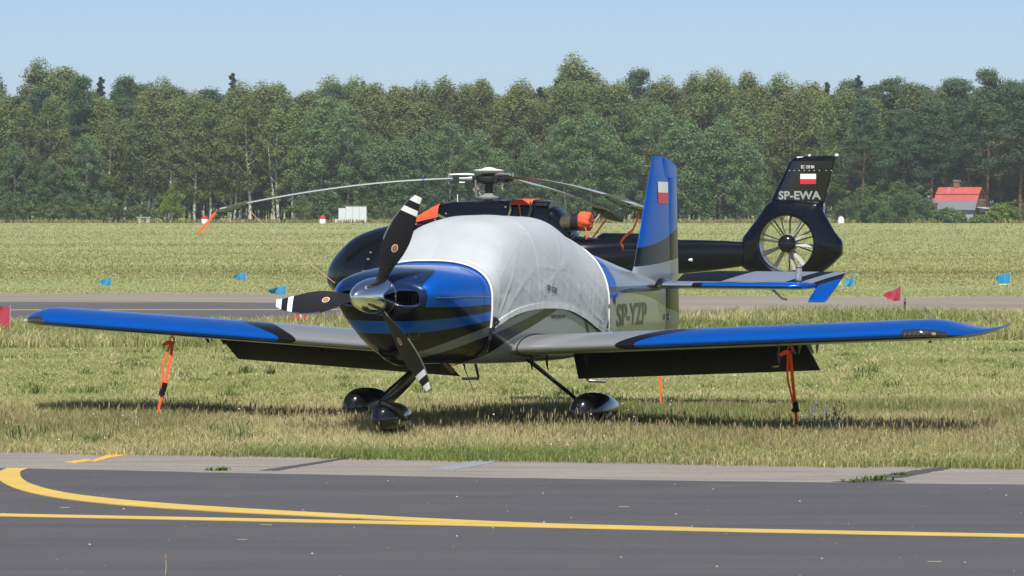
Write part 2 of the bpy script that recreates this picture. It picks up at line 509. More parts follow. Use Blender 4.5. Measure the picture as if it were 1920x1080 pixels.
def fus_layers():
    L = []
    # black lower cowl bounded by the swoosh that climbs aft
    def black(m, x, y, z):
        e = m.curve(x, [(-1.15, 1.20), (-.95, 1.143), (-.41, 1.005), (.12, .875), (.34, .76), (.46, .68), (.6, .60)])
        return m.AND(m.gt(z, e), m.gt(x, -1.15))
    def grey(m, x, y, z):
        lo = m.curve(x, [(-1.0, 1.24), (-.645, 1.15), (.05, 1.013), (.5, .917), (.77, .836), (.89, .79), (1.1, .70)])
        hi = m.curve(x, [(-1.0, 1.27), (-.467, 1.168), (.05, 1.075), (.5, 1.007), (.9, .90), (1.08, .817), (1.25, .73)])
        return m.AND(m.gt(z, lo), m.lt(z, hi), m.gt(x, -1.0))
    def stripe(m, x, y, z):
        lo = m.curve(x, [(-.6, 1.20), (0, 1.125), (.5, 1.064), (.985, 1.006), (1.318, .963), (1.46, .956)])
        hi = m.curve(x, [(-.6, 1.27), (0, 1.20), (.5, 1.142), (1.165, 1.088), (1.43, 1.070), (1.46, 1.068)])
        return m.AND(m.gt(z, lo), m.lt(z, hi), m.gt(x, -.6))
    def upper(m, x, y, z):
        lo = m.curve(x, [(-1.0, 1.22), (0, 1.215), (.5, 1.206), (.95, 1.193), (1.41, 1.19)])
        fr = m.curve(z, [(1.18, 1.40), (1.30, 1.425), (1.37, 1.43), (1.42, 1.36), (1.46, 1.24), (1.50, 1.08), (1.54, .92), (1.62, .75)])
        return m.AND(m.gt(z, lo), m.lt(x, fr), m.gt(x, -2.62))
    def nose(m, x, y, z):
        fr = m.curve(z, [(1.18, 1.40), (1.30, 1.425), (1.37, 1.43), (1.42, 1.36), (1.46, 1.24), (1.50, 1.08), (1.54, .92), (1.62, .75)])
        return m.AND(m.gt(z, 1.2), m.gt(x, fr))
    def tailblack(m, x, y, z):
        a = m.curve(x, [(-5.05, 1.09), (-4.5, 1.172), (-4.0, 1.22), (-3.2, 1.265), (-2.3, 1.283)])
        return m.AND(m.gt(z, a), m.lt(z, 1.335), m.lt(x, -1.9))
    L += [(black, BLACK, 0.0), (grey, (.20, .215, .235), .3), (nose, NAVY, .3), (stripe, BLUE, .5), (upper, BLUE, .5), (tailblack, (.02, .02, .012), .1)]  # tailblack is black paint with the grass reflection tinted in as olive
    return L
M_FUS = paint('fuselage_paint_scheme', fus_layers())

fx = np.r_[np.linspace(-5.02, -2.6, 22), np.linspace(-2.5, .55, 40), np.linspace(.62, 1.45, 24)]
fm = MB(); rings = [ring(float(x)) for x in fx]
# blunt nose: a few rings closing onto the spinner opening
def nosecap(k, dx):
    zb, zt, w, zm, nb, nt = FP(1.45); cz = 1.285
    return [(1.45 + dx, y * k, cz + (z - cz) * k) for _, y, z in ring(1.45)]
rings += [nosecap(.94, .012), nosecap(.84, .018), nosecap(.4, .02)]
fm.loft(rings)
fus = fm.build('fuselage', [M_FUS, M_DARK], ac, sharp=50)
# cut the two cooling inlets out of the cowl front
def rbox(cx, cy, cz, dx, dy, dz, n=24):
    r1 = []
    for k in range(n):
        a = 2 * math.pi * k / n; c, s_ = math.cos(a), math.sin(a)
        r1.append((abs(c) ** .55 * math.copysign(dy, c), abs(s_) ** .55 * math.copysign(dz, s_)))
    b = MB(); b.loft([[(cx + e * dx, cy + p[0] * q, cz + p[1] * q) for p in r1] for e, q in ((-1, .8), (1, 1.05))])
    return b
for sgn in (1, -1):
    c = rbox(1.36, sgn * .262, 1.268, .17, .118, .068).build('cut', M_DARK, ac)
    for p in c.data.polygons: p.material_index = 0
    md = fus.modifiers.new('b', 'BOOLEAN'); md.operation = 'DIFFERENCE'; md.object = c; md.solver = 'EXACT'; md.material_mode = 'TRANSFER'
    bpy.context.view_layer.update()
    dg = bpy.context.evaluated_depsgraph_get()
    me = bpy.data.meshes.new_from_object(fus.evaluated_get(dg))
    fus.modifiers.clear(); fus.data = me
    bpy.data.objects.remove(c)
fus.data.name = 'fuselage'; fus.data.shade_smooth(); fus.data.set_sharp_from_angle(angle=R(42))
# rounded lips and cylinder fins inside the inlets
for sgn in (1, -1):
    pts = []
    for k in range(40):
        a = 2 * math.pi * k / 40; c, s_ = math.cos(a), math.sin(a)
        pts.append((1.468, sgn * .262 + abs(c) ** .55 * math.copysign(.121, c), 1.268 + abs(s_) ** .55 * math.copysign(.071, s_)))
    pts = [(1.464 if abs(p[1]) < .30 else 1.464 - (abs(p[1]) - .30) * .30, p[1], p[2]) for p in pts]
    b = MB(); b.tube(pts + pts[:1], .011, 8, cap=False)
    b.build('inlet_lip', pbr('navy_lip', NAVY, .25, 0, 1), ac)
    b = MB()
    for k in range(5):
        b.box((1.27, sgn * (.19 + .036 * k), 1.262), (.02, .006, .11))
    b.box((1.26, sgn * .262, 1.30), (.03, .16, .012))
    b.build('engine_baffle', pbr('baffle_metal', (.10, .10, .10), .45, .8), ac)

# spinner
prof = [(.165, 1.468), (.1655, 1.50), (.163, 1.56), (.157, 1.63), (.145, 1.70), (.127, 1.775), (.103, 1.84), (.075, 1.895), (.046, 1.937), (.02, 1.962), (.004, 1.968)]
b = MB(); b.lathe(prof, 56, 'x', (0, 0, 1.285)); spin = b.build('spinner', M_CHROME, ac, sharp=60)
b = MB(); b.lathe([(.167, 1.462), (.1685, 1.468), (.1685, 1.478), (.1665, 1.482)], 56, 'x', (0, 0, 1.285)); b.build('spinner_ring', M_STEEL, spin)
for k in range(9):
    a = 2 * math.pi * k / 9
    b = MB(); b.lathe([(.005, 0), (.005, .003), (.002, .004)], 10, 'z'); o = b.build('screw', M_STEEL, spin)
    o.location = (1.492, .165 * math.cos(a), 1.285 + .165 * math.sin(a)); o.rotation_euler = (a - math.pi / 2, 0, 0)

# propeller blades
PB = np.array([(.13, .030, -.030, 54), (.20, .036, -.034, 50), (.28, .056, -.044, 45), (.36, .084, -.062, 40), (.46, .112, -.082, 35), (.56, .124, -.090, 31),
               (.66, .122, -.084, 27), (.76, .106, -.068, 24), (.85, .083, -.052, 21), (.92, .058, -.042, 19), (.955, .036, -.040, 18), (.962, .030, -.038, 18)])
def blade_rings(c0=None, c1=None, grow=0.0, rr=None):
    out = []
    for r in (rr if rr is not None else np.linspace(.13, .962, 60)):
        le, te, be = [float(pchip(PB[:, 0], PB[:, i], r)) for i in (1, 2, 3)]
        th = .052 * (1 - min(r, .3) / .3) + .019 * (1 - .55 * r) + .002
        be = R(be); k = 1 / math.cos(be); le *= k * .93; te *= k * .93
        rg = []
        n = 14
        for i in range(2 * n):
            a = 2 * math.pi * i / (2 * n)
            s = .5 + .5 * math.cos(a)                       # 1 at LE
            if c0 is not None: s = c0 + (c1 - c0) * s
            c = te + (le - te) * s
            t = th * (4 * s * (1 - s)) ** .55 * .5 + .0012 + grow
            t *= math.copysign(1, math.sin(a)) if abs(math.sin(a)) > 1e-6 else 0
            # along span X, chord Y (LE +), thickness Z (front +)
            rg.append((r, c * math.cos(be) - t * math.sin(be), c * math.sin(be) + t * math.cos(be)))
        out.append(rg)
    return out
mblade = NT('propeller_blade_paint'); bx_, by_, bz_ = mblade.xyz()
wht = mblade.OR(mblade.AND(mblade.gt(bx_, .907), mblade.lt(bx_, 1.2)), mblade.AND(mblade.gt(bx_, .795), mblade.lt(bx_, .845)))
bn = mblade.noise(mblade.coord(), 14, 3)
mblade.set(color=mblade.mixc(wht, mblade.mixc(bn, (.006, .006, .008), (.011, .011, .014)), (.78, .78, .76)), rough=.42, spec=.45)
M_DECALW = pbr('decal_white', (.75, .75, .72), .4); M_DECALG = pbr('decal_gold', (.36, .24, .06), .35, .3); M_DECALR = pbr('decal_red', (.60, .02, .03), .4)
def blade_pt(r, s):
    le, te, be = [float(pchip(PB[:, 0], PB[:, i], r)) for i in (1, 2, 3)]; be = R(be); k = .93 / math.cos(be)
    c = (te + (le - te) * s) * k; th = .019 * (1 - .55 * r) + .002
    t = th * (4 * s * (1 - s)) ** .55 * .5 + .0012 + .0012
    return c, be, t
for ang in (64, 184.5, 303.5):
    b = MB(); b.loft(blade_rings()); o = b.build('propeller_blade', mblade.mat, ac, sharp=35)
    e = math.radians(ang)
    # local X -> radial in aircraft YZ, local Y -> rotation direction, local Z -> forward
    M = Matrix(((0, 0, 1, 1.575), (math.cos(e), -math.sin(e), 0, 0), (math.sin(e), math.cos(e), 0, 1.285), (0, 0, 0, 1)))
    o.matrix_local = M
    b = MB(); b.loft(blade_rings(.955, 1.004, .0016, np.linspace(.50, .952, 30))); b.build('erosion_strip', M_STEEL, o)
    # round maker's decal: white rim, gold field, red diagonal
    def decal(name, poly, mat, off):
        vv = []
        for (p, q) in poly:
            r = .465 + p; c0, be, t = blade_pt(r, .45)
            c = c0 + q / math.cos(be) * .0 + q; t += off
            vv.append((r, c * math.cos(be) - t * math.sin(be), c * math.sin(be) + t * math.cos(be)))
        obj(name, vv, [tuple(range(len(vv)))], mat, o, smooth=False)
    circ = lambda rr, k=1.0: [(rr * math.cos(t), rr * k * math.sin(t)) for t in np.linspace(0, 2 * math.pi, 25)[:-1]]
    decal('decal_rim', circ(.037, .74), M_DECALW, .0012); decal('decal_field', circ(.031, .74), M_DECALG, .0022)
    decal('decal_stripe', [(-.027, .005), (-.027, -.009), (-.016, -.010), (.027, -.005), (.027, .009), (.016, .010)], M_DECALR, .0032)
    b = MB()
    for k in (-1, 0, 1): b.box((.465 + k * .014, 0, 0), (.008, .006, .0006))
    vv = []
    for p in b.v:
        c0, be, t = blade_pt(p[0], .45); c = c0 + p[1]; t += .0042
        vv.append((p[0], c * math.cos(be) - t * math.sin(be), c * math.sin(be) + t * math.cos(be)))
    obj('decal_letters', vv, b.f, M_DECALW, o, smooth=False)

# chin scoop, exhaust, round vent, cowl hinge screws
b = MB()
rg = []
for x, cz, ry, rz in ((1.285, .815, .085, .055), (1.30, .815, .098, .066), (1.29, .813, .106, .076), (1.22, .80, .118, .098), (1.05, .782, .14, .118), (.80, .775, .16, .115), (.50, .78, .15, .10)):
    rg.append([(x, ry * math.cos(t), cz + rz * math.sin(t)) for t in np.linspace(0, 2 * math.pi, 33)[:-1]])
b.loft(rg, cap=False); sc_ = b.build('chin_scoop', M_BLACK, ac)
b = MB(); b.lathe([(.086, 0), (.06, -.06), (.001, -.07)], 24, 'x'); o = b.build('scoop_mouth', M_DARK, sc_); o.location = (1.284, 0, .815); o.scale = (1, 1, .66)
for sgn in (1, -1):
    b = MB(); b.tube([(.62, sgn * .17, .74), (.50, sgn * .175, .66), (.38, sgn * .18, .60)], .032, 14, cap=False)
    b.tube([(.381, sgn * .18, .601), (.379, sgn * .18, .599)], .028, 14)
    b.build('exhaust_pipe', pbr('heat_stained_steel', (.23, .15, .10), .4, .85, var=.35), ac)
b = MB(); b.lathe([(.052, 0), (.050, .012), (.036, .014), (.034, .004)], 28, 'x'); o = b.build('cowl_vent', pbr('vent_metal', (.08, .075, .06), .3, .6, .5), ac)
o.location = (1.318, .262, .951); o.rotation_euler = (0, R(30), R(38))

# cowl fasteners, hinge line and split line
b = MB(); b.tube([(x, surf_y(x, 1.278) + .001, 1.278 + .004 * math.sin(x * 9)) for x in np.linspace(.50, 1.36, 24)], .0035, 6); b.build('cowl_hinge_line', M_STEEL, ac)
b = MB(); b.tube([(.60, y, z) for _, y, z in ring(.60, 18, .0005)][6:31], .0022, 5); b.build('cowl_split_line', M_MATBLK, ac)
for x, y in ((1.02, .17), (.98, .215), (.66, .40), (1.36, .30), (1.38, .18)):
    zb, zt, w, zm, nb, nt = FP(x); z = zm + (zt - zm) * (1 - (y / w) ** nt) ** (1 / nt)
    b = MB(); b.lathe([(.008, 0), (.007, .003), (.002, .004)], 10, 'z'); o = b.build('fastener', M_STEEL, ac); o.location = (x, y, z)
# ---- wing
ZW = .797; DIH = .0515; CH = 1.42
def airfoil(n=26):
    """loop from trailing edge over the top to the nose and back below: (fraction of chord, height fraction)"""
    t = .132; pts = []
    def th(x): return 5 * t * (.2969 * math.sqrt(x) - .126 * x - .3516 * x * x + .2843 * x ** 3 - .1036 * x ** 4)
    def cam(x):
        m, p = .020, .28
        return m / p ** 2 * (2 * p * x - x * x) if x < p else m / (1 - p) ** 2 * ((1 - 2 * p) + 2 * p * x - x * x)
    for i in range(n + 1):
        x = .5 + .5 * math.cos(math.pi * i / n); pts.append((x, cam(x) + th(x)))
    for i in range(1, n):
        x = .5 - .5 * math.cos(math.pi * i / n); pts.append((x, cam(x) - th(x)))
    return pts
AF = airfoil()
TIP = np.array([(4.30, 0, 1, 0, 0), (4.40, -.006, .99, 0, 0), (4.48, -.03, .93, -.003, .002), (4.56, -.08, .80, -.010, .008), (4.63, -.16, .63, -.020, .020), (4.70, -.29, .47, -.028, .032),
                (4.76, -.46, .32, -.026, .042), (4.80, -.66, .20, -.014, .048), (4.825, -.89, .11, .004, .050), (4.84, -1.13, .05, .022, .050)])
def wing_sec(y, cut=None):
    a = abs(y)
    if a <= 4.30: xl, ts, dz, tz = 0.0, 1.0, 0.0, 0.0
    else: xl, ts, dz, tz = [float(pchip(TIP[:, 0], TIP[:, i], a)) for i in (1, 2, 3, 4)]
    z0 = ZW + DIH * (a - .64) + dz; c = CH + xl
    out = []
    for fx_, fz_ in AF:
        x = xl - fx_ * c
        zz = fz_ * CH * ts
        if cut is not None and x < cut:
            fr = (xl - cut) / c
            # height of that surface at the cut
            i = AF.index((fx_, fz_)); up = i <= 26
            pp = [q for q in (AF[:27] if up else AF[26:] + AF[:1])]
            xx = np.array([q[0] for q in pp]); hh = np.array([q[1] for q in pp]); o_ = np.argsort(xx)
            zz = float(np.interp(fr, xx[o_], hh[o_])) * CH * ts; x = cut
        out.append((x, y, z0 + zz + tz * fx_ ** 2 * 1.1))
    return out
def wing_layers():
    # x, y in aircraft axes; |y| used so both sides match
    def ay(m, y): return m.math('ABSOLUTE', y)
    def zl(m, y, z): return m.math('SUBTRACT', z, m.math('MULTIPLY_ADD', ay(m, y), DIH, ZW - DIH * .64))
    BK = [(-1.45, 3.05), (-.9, 2.55), (-.5, 2.17), (-.3, 1.99), (-.12, 1.80), (-.03, 1.66), (.02, 1.55)]
    BL = [(-1.45, 3.45), (-.9, 2.92), (-.5, 2.52), (-.3, 2.32), (-.12, 2.06), (-.03, 1.86), (.02, 1.72)]
    def upper(m, x, y, z, lim):
        # paint wraps just under the leading edge
        k = m.gt(zl(m, y, z), m.curve(x, [(-1.45, .04), (-.6, .02), (-.15, -.028), (-.04, -.030), (.02, -.02)]))
        sp = m.new('ShaderNodeSeparateXYZ'); m.l.new(m.new('ShaderNodeNewGeometry').outputs['Normal'], sp.inputs[0])
        return m.OR(k, m.AND(m.gt(ay(m, y), 4.44), m.gt(sp.outputs[2], -.22)))
    def black(m, x, y, z): return m.AND(upper(m, x, y, z, 0), m.gt(ay(m, y), m.curve(x, BK)))
    def blue(m, x, y, z): return m.AND(upper(m, x, y, z, 0), m.gt(ay(m, y), m.curve(x, BL)))
    def blackcrest(m, x, y, z):
        u = m.gt(zl(m, y, z), m.curve(x, [(-1.45, .03), (-.6, .0), (-.15, -.044), (-.06, -.042), (.02, -.03)]))
        return m.AND(u, m.gt(ay(m, y), m.curve(x, BK)))
    return [(blackcrest, BLACK, 0.0), (black, BLACK, 0.0), (blue, BLUE, .6)]
M_WING = paint('wing_paint_scheme', wing_layers(), base=(.30, .31, .32), base_metal=.55)
FLAP_Y0, FLAP_Y1, HX = .70, 3.03, -1.06
for sgn in (1, -1):
    ysn = [.55, .64] + [.70] + list(np.linspace(.75, 3.01, 14)) + [3.02, 3.03] + list(np.linspace(3.1, 4.2, 10)) + list(np.linspace(4.30, 4.84, 26))
    rr = []
    for y in ysn:
        cut = HX - .05 if (.70 <= y <= 3.02) else None
        rr.append(wing_sec(sgn * y, cut))
    b = MB(); b.loft(rr); b.build('wing', M_WING, ac, sharp=48)
    # black seal where the wing meets the fuselage
    s_ = wing_sec(sgn * .648)
    pts = [(x + .003 if i > 20 else x, y, z + (.003 if i < 26 else -.003)) for i, (x, y, z) in enumerate(s_) if x > -1.02]
    b = MB(); b.tube(pts, .0075, 6); b.build('root_seal', M_RUBBER, ac)
    # flap hanging down
    b = MB(); rr = []
    ca, sa = math.cos(R(33)), math.sin(R(33))
    for yi in np.linspace(0, 1, 12):
        rg = []
        for i in range(20):
            a = 2 * math.pi * i / 20; s0 = .5 - .5 * math.cos(a)      # 0 nose, 1 trailing edge
            L = .49; t = .052 * (math.sqrt(max(s0, 0)) * 1.9 * (1 - s0) + .03 * (1 - s0)) * .62
            t = t if math.sin(a) >= 0 else -t
            y = (FLAP_Y0 + .03) * (1 - s0) + (FLAP_Y0 - .09) * s0
            y = y + (FLAP_Y1 - .02 - y) * yi
            zc = ZW + DIH * (y - .64) - .045
            px_, pz_ = -s0 * L, t
            rg.append((HX + px_ * ca + pz_ * sa, sgn * y, zc + px_ * sa + pz_ * ca))
        rr.append(rg)
    b.loft(rr); b.build('flap', M_MATBLK, ac, sharp=50)
    # hinge brackets, folded sheet V shapes
    for yb in (.86, 1.86, 2.93, 3.10):
        zc = ZW + DIH * (yb - .64)
        b = MB()
        for k in (-1, 1):
            y0 = sgn * (yb + k * .075); y1 = sgn * (yb + k * .01)
            v = [(HX + .06, y0, zc - .035), (HX + .06, y0 - sgn * k * .045, zc - .035), (HX - .02, y1, zc - .15), (HX + .00, y1 + sgn * k * .012, zc - .15)]
            w = [(p[0] - .006, p[1], p[2]) for p in v]
            b.add(v + w, [(0, 1, 2, 3), (7, 6, 5, 4), (0, 4, 5, 1), (1, 5, 6, 2), (2, 6, 7, 3), (3, 7, 4, 0)])
        b.build('hinge_bracket', M_STEEL if (sgn > 0 and yb > 2.5) else M_MATBLK, ac, smooth=False)
    # wing-tip light: dark housing under a clear lens, with lamps inside
    ya, yb_ = (4.27, 4.64) if sgn > 0 else (4.33, 4.66)
    g = []
    def le_arc(y, s):
        q = np.array(wing_sec(sgn * y)); i0 = int(np.argmax(q[:, 0])); d = np.r_[0, np.cumsum(np.linalg.norm(np.diff(q, axis=0), axis=1))]
        t = d[i0] - s; p = np.array([np.interp(t, d, q[:, k]) for k in range(3)])
        p1 = np.array([np.interp(t + .004, d, q[:, k]) for k in range(3)]) - np.array([np.interp(t - .004, d, q[:, k]) for k in range(3)])
        n_ = np.array((-p1[2], 0, p1[0])); n_ /= np.linalg.norm(n_) + 1e-9
        if n_[0] < 0 and abs(n_[0]) > .2: n_ = -n_
        return Vector(p), Vector(n_)
    for j in range(25):
        u_ = j / 24; y = ya + (yb_ - ya) * u_; hw_ = .046 * max(0, 1 - abs(2 * u_ - 1) ** 5) ** .5 + .001
        q = []
        for i in range(13):
            s_ = .012 - .015 * u_ + hw_ * (i / 6 - 1); p, n_ = le_arc(y, s_); e_ = 1 - abs(i / 6 - 1) ** 3
            q.append(p + Vector((.004 + .004 * e_, 0, 0)) + n_ * .001)
        g.append(q)
    b = MB(); b.loft(g, cap=False, closed=False)
    o = b.build('tip_light', pbr('tinted_lens', (.020, .023, .026), .06, 0, 1.0, spec=.8), ac, sharp=0)
    for k, y in enumerate((4.315, 4.355, 4.395, 4.435, 4.475)):
        s_ = wing_sec(sgn * y); p = Vector(s_[26]) + Vector((.013, 0, .004))
        bb = MB(); bb.lathe([(.016, 0), (.0165, .004), (.013, .005), (.011, .002), (.003, .003)], 16, 'x'); d = bb.build('lamp', pbr('lamp_reflector', (.20, .21, .22), .25, .9), o); d.location = p
    s_ = wing_sec(sgn * 4.54); p = Vector(s_[26]) + Vector((.009, 0, .002))
    bb = MB(); bb.box((0, 0, 0), (.012, .055, .022), Matrix.Rotation(R(-25) * sgn, 3, 'Z')); d = bb.build('strobe', pbr('strobe_white', (.55, .50, .34), .3, .2, 1), o); d.location = p
    # tie-down ring with red painted shackle under the wing
    yb = 3.20 if sgn > 0 else 3.00; zc = ZW + DIH * (yb - .64) - .062
    b = MB(); pts = [(-.16, sgn * (yb + .022 * math.cos(t)), zc - .03 + .024 * math.sin(t)) for t in np.linspace(0, 2 * math.pi, 15)]
    b.tube(pts, .006, 6, cap=False); b.tube([(-.16, sgn * yb, zc + .02), (-.16, sgn * yb, zc - .006)], .008, 8)
    b.build('tie_down_ring', M_RED, ac)
    # boarding step
    b = MB(); sy = .55
    b.tube([(-1.62, sgn * sy, .70), (-1.78, sgn * (sy + .02), .47), (-1.80, sgn * (sy + .03), .455), (-1.80, sgn * (sy + .20), .45)], .014, 8)
    b.build('boarding_step', M_STEEL, ac)
# pitot tube under the outer panel
b = MB(); zc = ZW + DIH * (2.98 - .64) - .07
b.tube([(-.45, 2.98, zc + .04), (-.45, 2.98, zc - .03), (-.46, 2.98, zc - .15), (-.44, 2.98, zc - .17), (-.30, 2.98, zc - .172)], [.016, .016, .014, .012, .009], 8); b.build('pitot_tube', M_BLACK, ac)
# fuel vent, tip skid
b = MB(); b.box((-.35, 4.42, ZW + DIH * 3.8 - .078), (.06, .012, .018)); b.build('drain_fitting', M_MATBLK, ac)

# ---- tail
def sym(t=.10, n=14):
    def th(x): return 5 * t * (.2969 * math.sqrt(x) - .126 * x - .3516 * x * x + .2843 * x ** 3 - .1036 * x ** 4)
    p = []
    for i in range(n + 1):
        x = .5 + .5 * math.cos(math.pi * i / n); p.append((x, th(x)))
    for i in range(1, n):
        x = .5 - .5 * math.cos(math.pi * i / n); p.append((x, -th(x)))
    return p
SY = sym(.115)
def fin_layers():
    def blue(m, x, y, z):
        return m.gt(z, m.curve(x, [(-5.5, 1.965), (-5.2, 1.86), (-4.9, 1.785), (-4.5, 1.725), (-4.2, 1.70)]))
    def blk(m, x, y, z):
        return m.gt(z, m.curve(x, [(-5.5, 1.61), (-5.0, 1.565), (-4.6, 1.535), (-4.2, 1.515)]))
    def low(m, x, y, z):
        return m.AND(m.lt(z, 1.335), m.gt(z, m.curve(x, [(-5.5, 1.02), (-5.3, 1.06), (-5.05, 1.09)])))
    return [(blk, BLACK, 0.0), (blue, BLUE, .6), (low, (.02, .02, .012), .1)]  # low carries on the tail band, its olive grass reflection painted in
M_FIN = paint('fin_paint_scheme', fin_layers())
def vsec(z, xl, xt, th=1.0, sect=None):
    c = xl - xt
    return [(xl - a * c, h * c * th, z) for a, h in (sect or SY)]
HINGE = lambda z: -5.10 - .06 * (2.6 - z) / 1.7
b = MB(); rr = []
for z, xl in ((1.30, -4.06), (1.40, -4.12), (1.46, -4.215), (1.52, -4.262), (1.62, -4.305), (2.0, -4.462), (2.4, -4.626), (2.60, -4.708), (2.635, -4.73), (2.65, -4.77)):
    xt = HINGE(z) if z < 2.42 else -4.965
    k = 1.0 if z < 2.6 else (.75 if z < 2.64 else .35)
    # truncated airfoil: scale the chord so the fin ends at the hinge with some thickness
    full = 1.55 if z < 2.42 else 1.25
    c = (xl - xt) * full; rg = []
    for a, h in SY:
        x = xl - a * c
        if x < xt:
            hh = np.interp((xl - xt) / c, [q[0] for q in SY[:15]][::-1], [q[1] for q in SY[:15]][::-1]); h = math.copysign(hh, h) if h != 0 else 0; x = xt
        rg.append((x, h * c * k * .62, z))
    rr.append(rg)
b.loft(rr); b.build('fin', M_FIN, ac, sharp=50)
b = MB(); rr = []
for z, xl, xt, k in ((.865, -5.06, -5.40, .4), (.875, -5.05, -5.44, .8), (.92, -5.045, -5.474, 1), (1.3, -5.07, -5.45, 1), (1.5, -5.12, -5.44, 1), (2.0, -5.135, -5.41, 1), (2.40, -5.13, -5.385, 1), (2.43, -5.13, -5.384, 1),
                     (2.432, -4.985, -5.384, 1), (2.50, -4.985, -5.380, 1), (2.56, -4.985, -5.37, .95), (2.61, -4.985, -5.20, .8), (2.64, -4.985, -5.08, .6)):
    rr.append([(xl - a * (xl - xt), h * (.42) * k * (1.0 if z > 1.4 else .9), z) for a, h in SY])
b.loft(rr); b.build('rudder', M_FIN, ac, sharp=50)
def stab_layers():
    def ay(m, y): return m.math('ABSOLUTE', y)
    def d(m, x, y): return m.math('MULTIPLY_ADD', x, 1.05, ay(m, y))        # diagonal coordinate
    def b0(m, x, y, z): return m.lt(d(m, x, y), -4.92)
    def b1(m, x, y, z): q = d(m, x, y); return m.AND(m.gt(q, -4.22), m.lt(q, -4.05))
    def b2(m, x, y, z): q = d(m, x, y); return m.AND(m.gt(q, -3.90), m.lt(q, -3.75))
    def tip(m, x, y, z): return m.gt(d(m, x, y), -3.75)
    def le(m, x, y, z):
        e = m.math('MULTIPLY_ADD', ay(m, y), -.145, -4.495)
        return m.AND(m.gt(x, m.math('SUBTRACT', e, .075)), m.gt(ay(m, y), .60))
    def leb(m, x, y, z):
        e = m.math('MULTIPLY_ADD', ay(m, y), -.145, -4.495)
        return m.AND(m.gt(x, m.math('SUBTRACT', e, .09)), m.gt(ay(m, y), .50))
    return [(b0, BLACK, 0.), (b1, BLACK, 0.), (b2, BLACK, 0.), (leb, BLACK, 0.), (le, BLUE, .6), (tip, BLUE, .6)]
M_STAB = paint('tailplane_paint_scheme', stab_layers(), base=(.20, .235, .30), base_metal=.35)
EH, EZ, EA = -5.15, 1.315, R(25)
for sgn in (1, -1):
    b = MB(); rr = []
    for y, xl, k in ((.05, -4.50, 1), (.3, -4.54, 1), (1.0, -4.645, 1), (1.48, -4.715, 1), (1.58, -4.735, .95), (1.622, -4.78, .75), (1.638, -4.85, .45)):
        c = (xl - EH) * 1.5; rg = []
        for a, h in SY:
            x = xl - a * c
            if x < EH + .02:
                hh = np.interp((xl - EH - .02) / c, [q[0] for q in SY[:15]][::-1], [q[1] for q in SY[:15]][::-1]); h = math.copysign(hh, h) if h != 0 else 0; x = EH + .02
            rg.append((x, sgn * y, 1.33 - (xl - x) * .0 + h * .70 * k))
        rr.append(rg)
    b.loft(rr); b.build('tailplane', M_STAB, ac, sharp=50)
    # elevator with its counterweight horn, trailing edge raised
    ce, se = math.cos(EA), math.sin(EA)
    def ev(p, y, t): return (EH - p * ce + t * se * .0, sgn * y, EZ + p * se + t * ce)
    b = MB(); rr = []
    for y in (.07, .4, 1.0, 1.5, 1.650):
        L = .37 if y > .3 else .30
        rg = [ev(-.02 + (L + .02) * a, y, h * .34) for a, h in SY]; rr.append(rg)
    b.loft(rr); b.build('elevator', M_STAB, ac, sharp=50)
    b = MB(); rr = []
    for y, k in ((1.651, 1), (1.68, 1), (1.80, 1), (1.822, .85), (1.832, .5)):
        rg = [ev(-.335 + (.335 + .37) * a, y, h * .56 * k) for a, h in SY]; rr.append(rg)
    b.loft(rr); b.build('elevator_horn', M_STAB, ac, sharp=50)
# black fairing strip where the tailplane meets the tailcone
for sgn in (1, -1):
    b = MB(); b.tube([(-4.42, sgn * .17, 1.335), (-4.50, sgn * .165, 1.345), (-4.62, sgn * .14, 1.365), (-4.9, sgn * .09, 1.36), (-5.1, sgn * .06, 1.345)], [.01, .035, .045, .04, .02], 10)
    b.build('tailplane_fairing', M_BLACK, ac)
b = MB(); b.box((-5.05, .052, 1.00), (.012, .02, .07)); b.tube([(-5.13, .058, 1.0), (-4.99, .06, 1.0)], .006, 6); b.build('rudder_cable_fitting', M_STEEL, ac)
# tail tie-down eye
b = MB(); b.tube([(-4.88, .02 * math.cos(t), .835 + .02 * math.sin(t)) for t in np.linspace(0, 6.283, 13)], .005, 6, cap=False); b.build('tie_down_ring', M_STEEL, ac)

# ---- flags and lettering
def text_shape(body, bold=0.0, shear=0.0):
    cu = bpy.data.curves.new('t', 'FONT'); cu.body = body; cu.offset = bold; cu.shear = shear; cu.resolution_u = 3
    o = bpy.data.objects.new('t', cu); COL.objects.link(o)
    bpy.context.view_layer.update()
    me = bpy.data.meshes.new_from_object(o.evaluated_get(bpy.context.evaluated_depsgraph_get()))
    v = np.array([x.co[:2] for x in me.vertices]); f = [tuple(p.vertices) for p in me.polygons]
    bpy.data.objects.remove(o); bpy.data.curves.remove(cu); bpy.data.meshes.remove(me)
    v = (v - v.min(0)) / (v.max(0) - v.min(0))
    return v, f
def letters(name, body, fn, mat, parent, bold=.02):
    """one part per line of writing: flat print laid onto the surface"""
    v, f = text_shape(body, bold)
    return obj(name, [fn(a, b) for a, b in v], f, mat, parent, smooth=False)
letters('registration_lettering', 'SP-YZP', lambda a, b: ((lambda x, z: (x, surf_y(x, z) + .004, z))(-2.55 - 1.42 * a, .945 + .225 * b)), M_OLIVE, ac, .025)
letters('placard_lettering', 'SPECJALNY', lambda a, b: ((lambda x, z: (x, surf_y(x, z) + .004, z))(-.79 - .33 * a, 1.047 + .042 * b - .0 * a)), M_MATBLK, ac, .012)
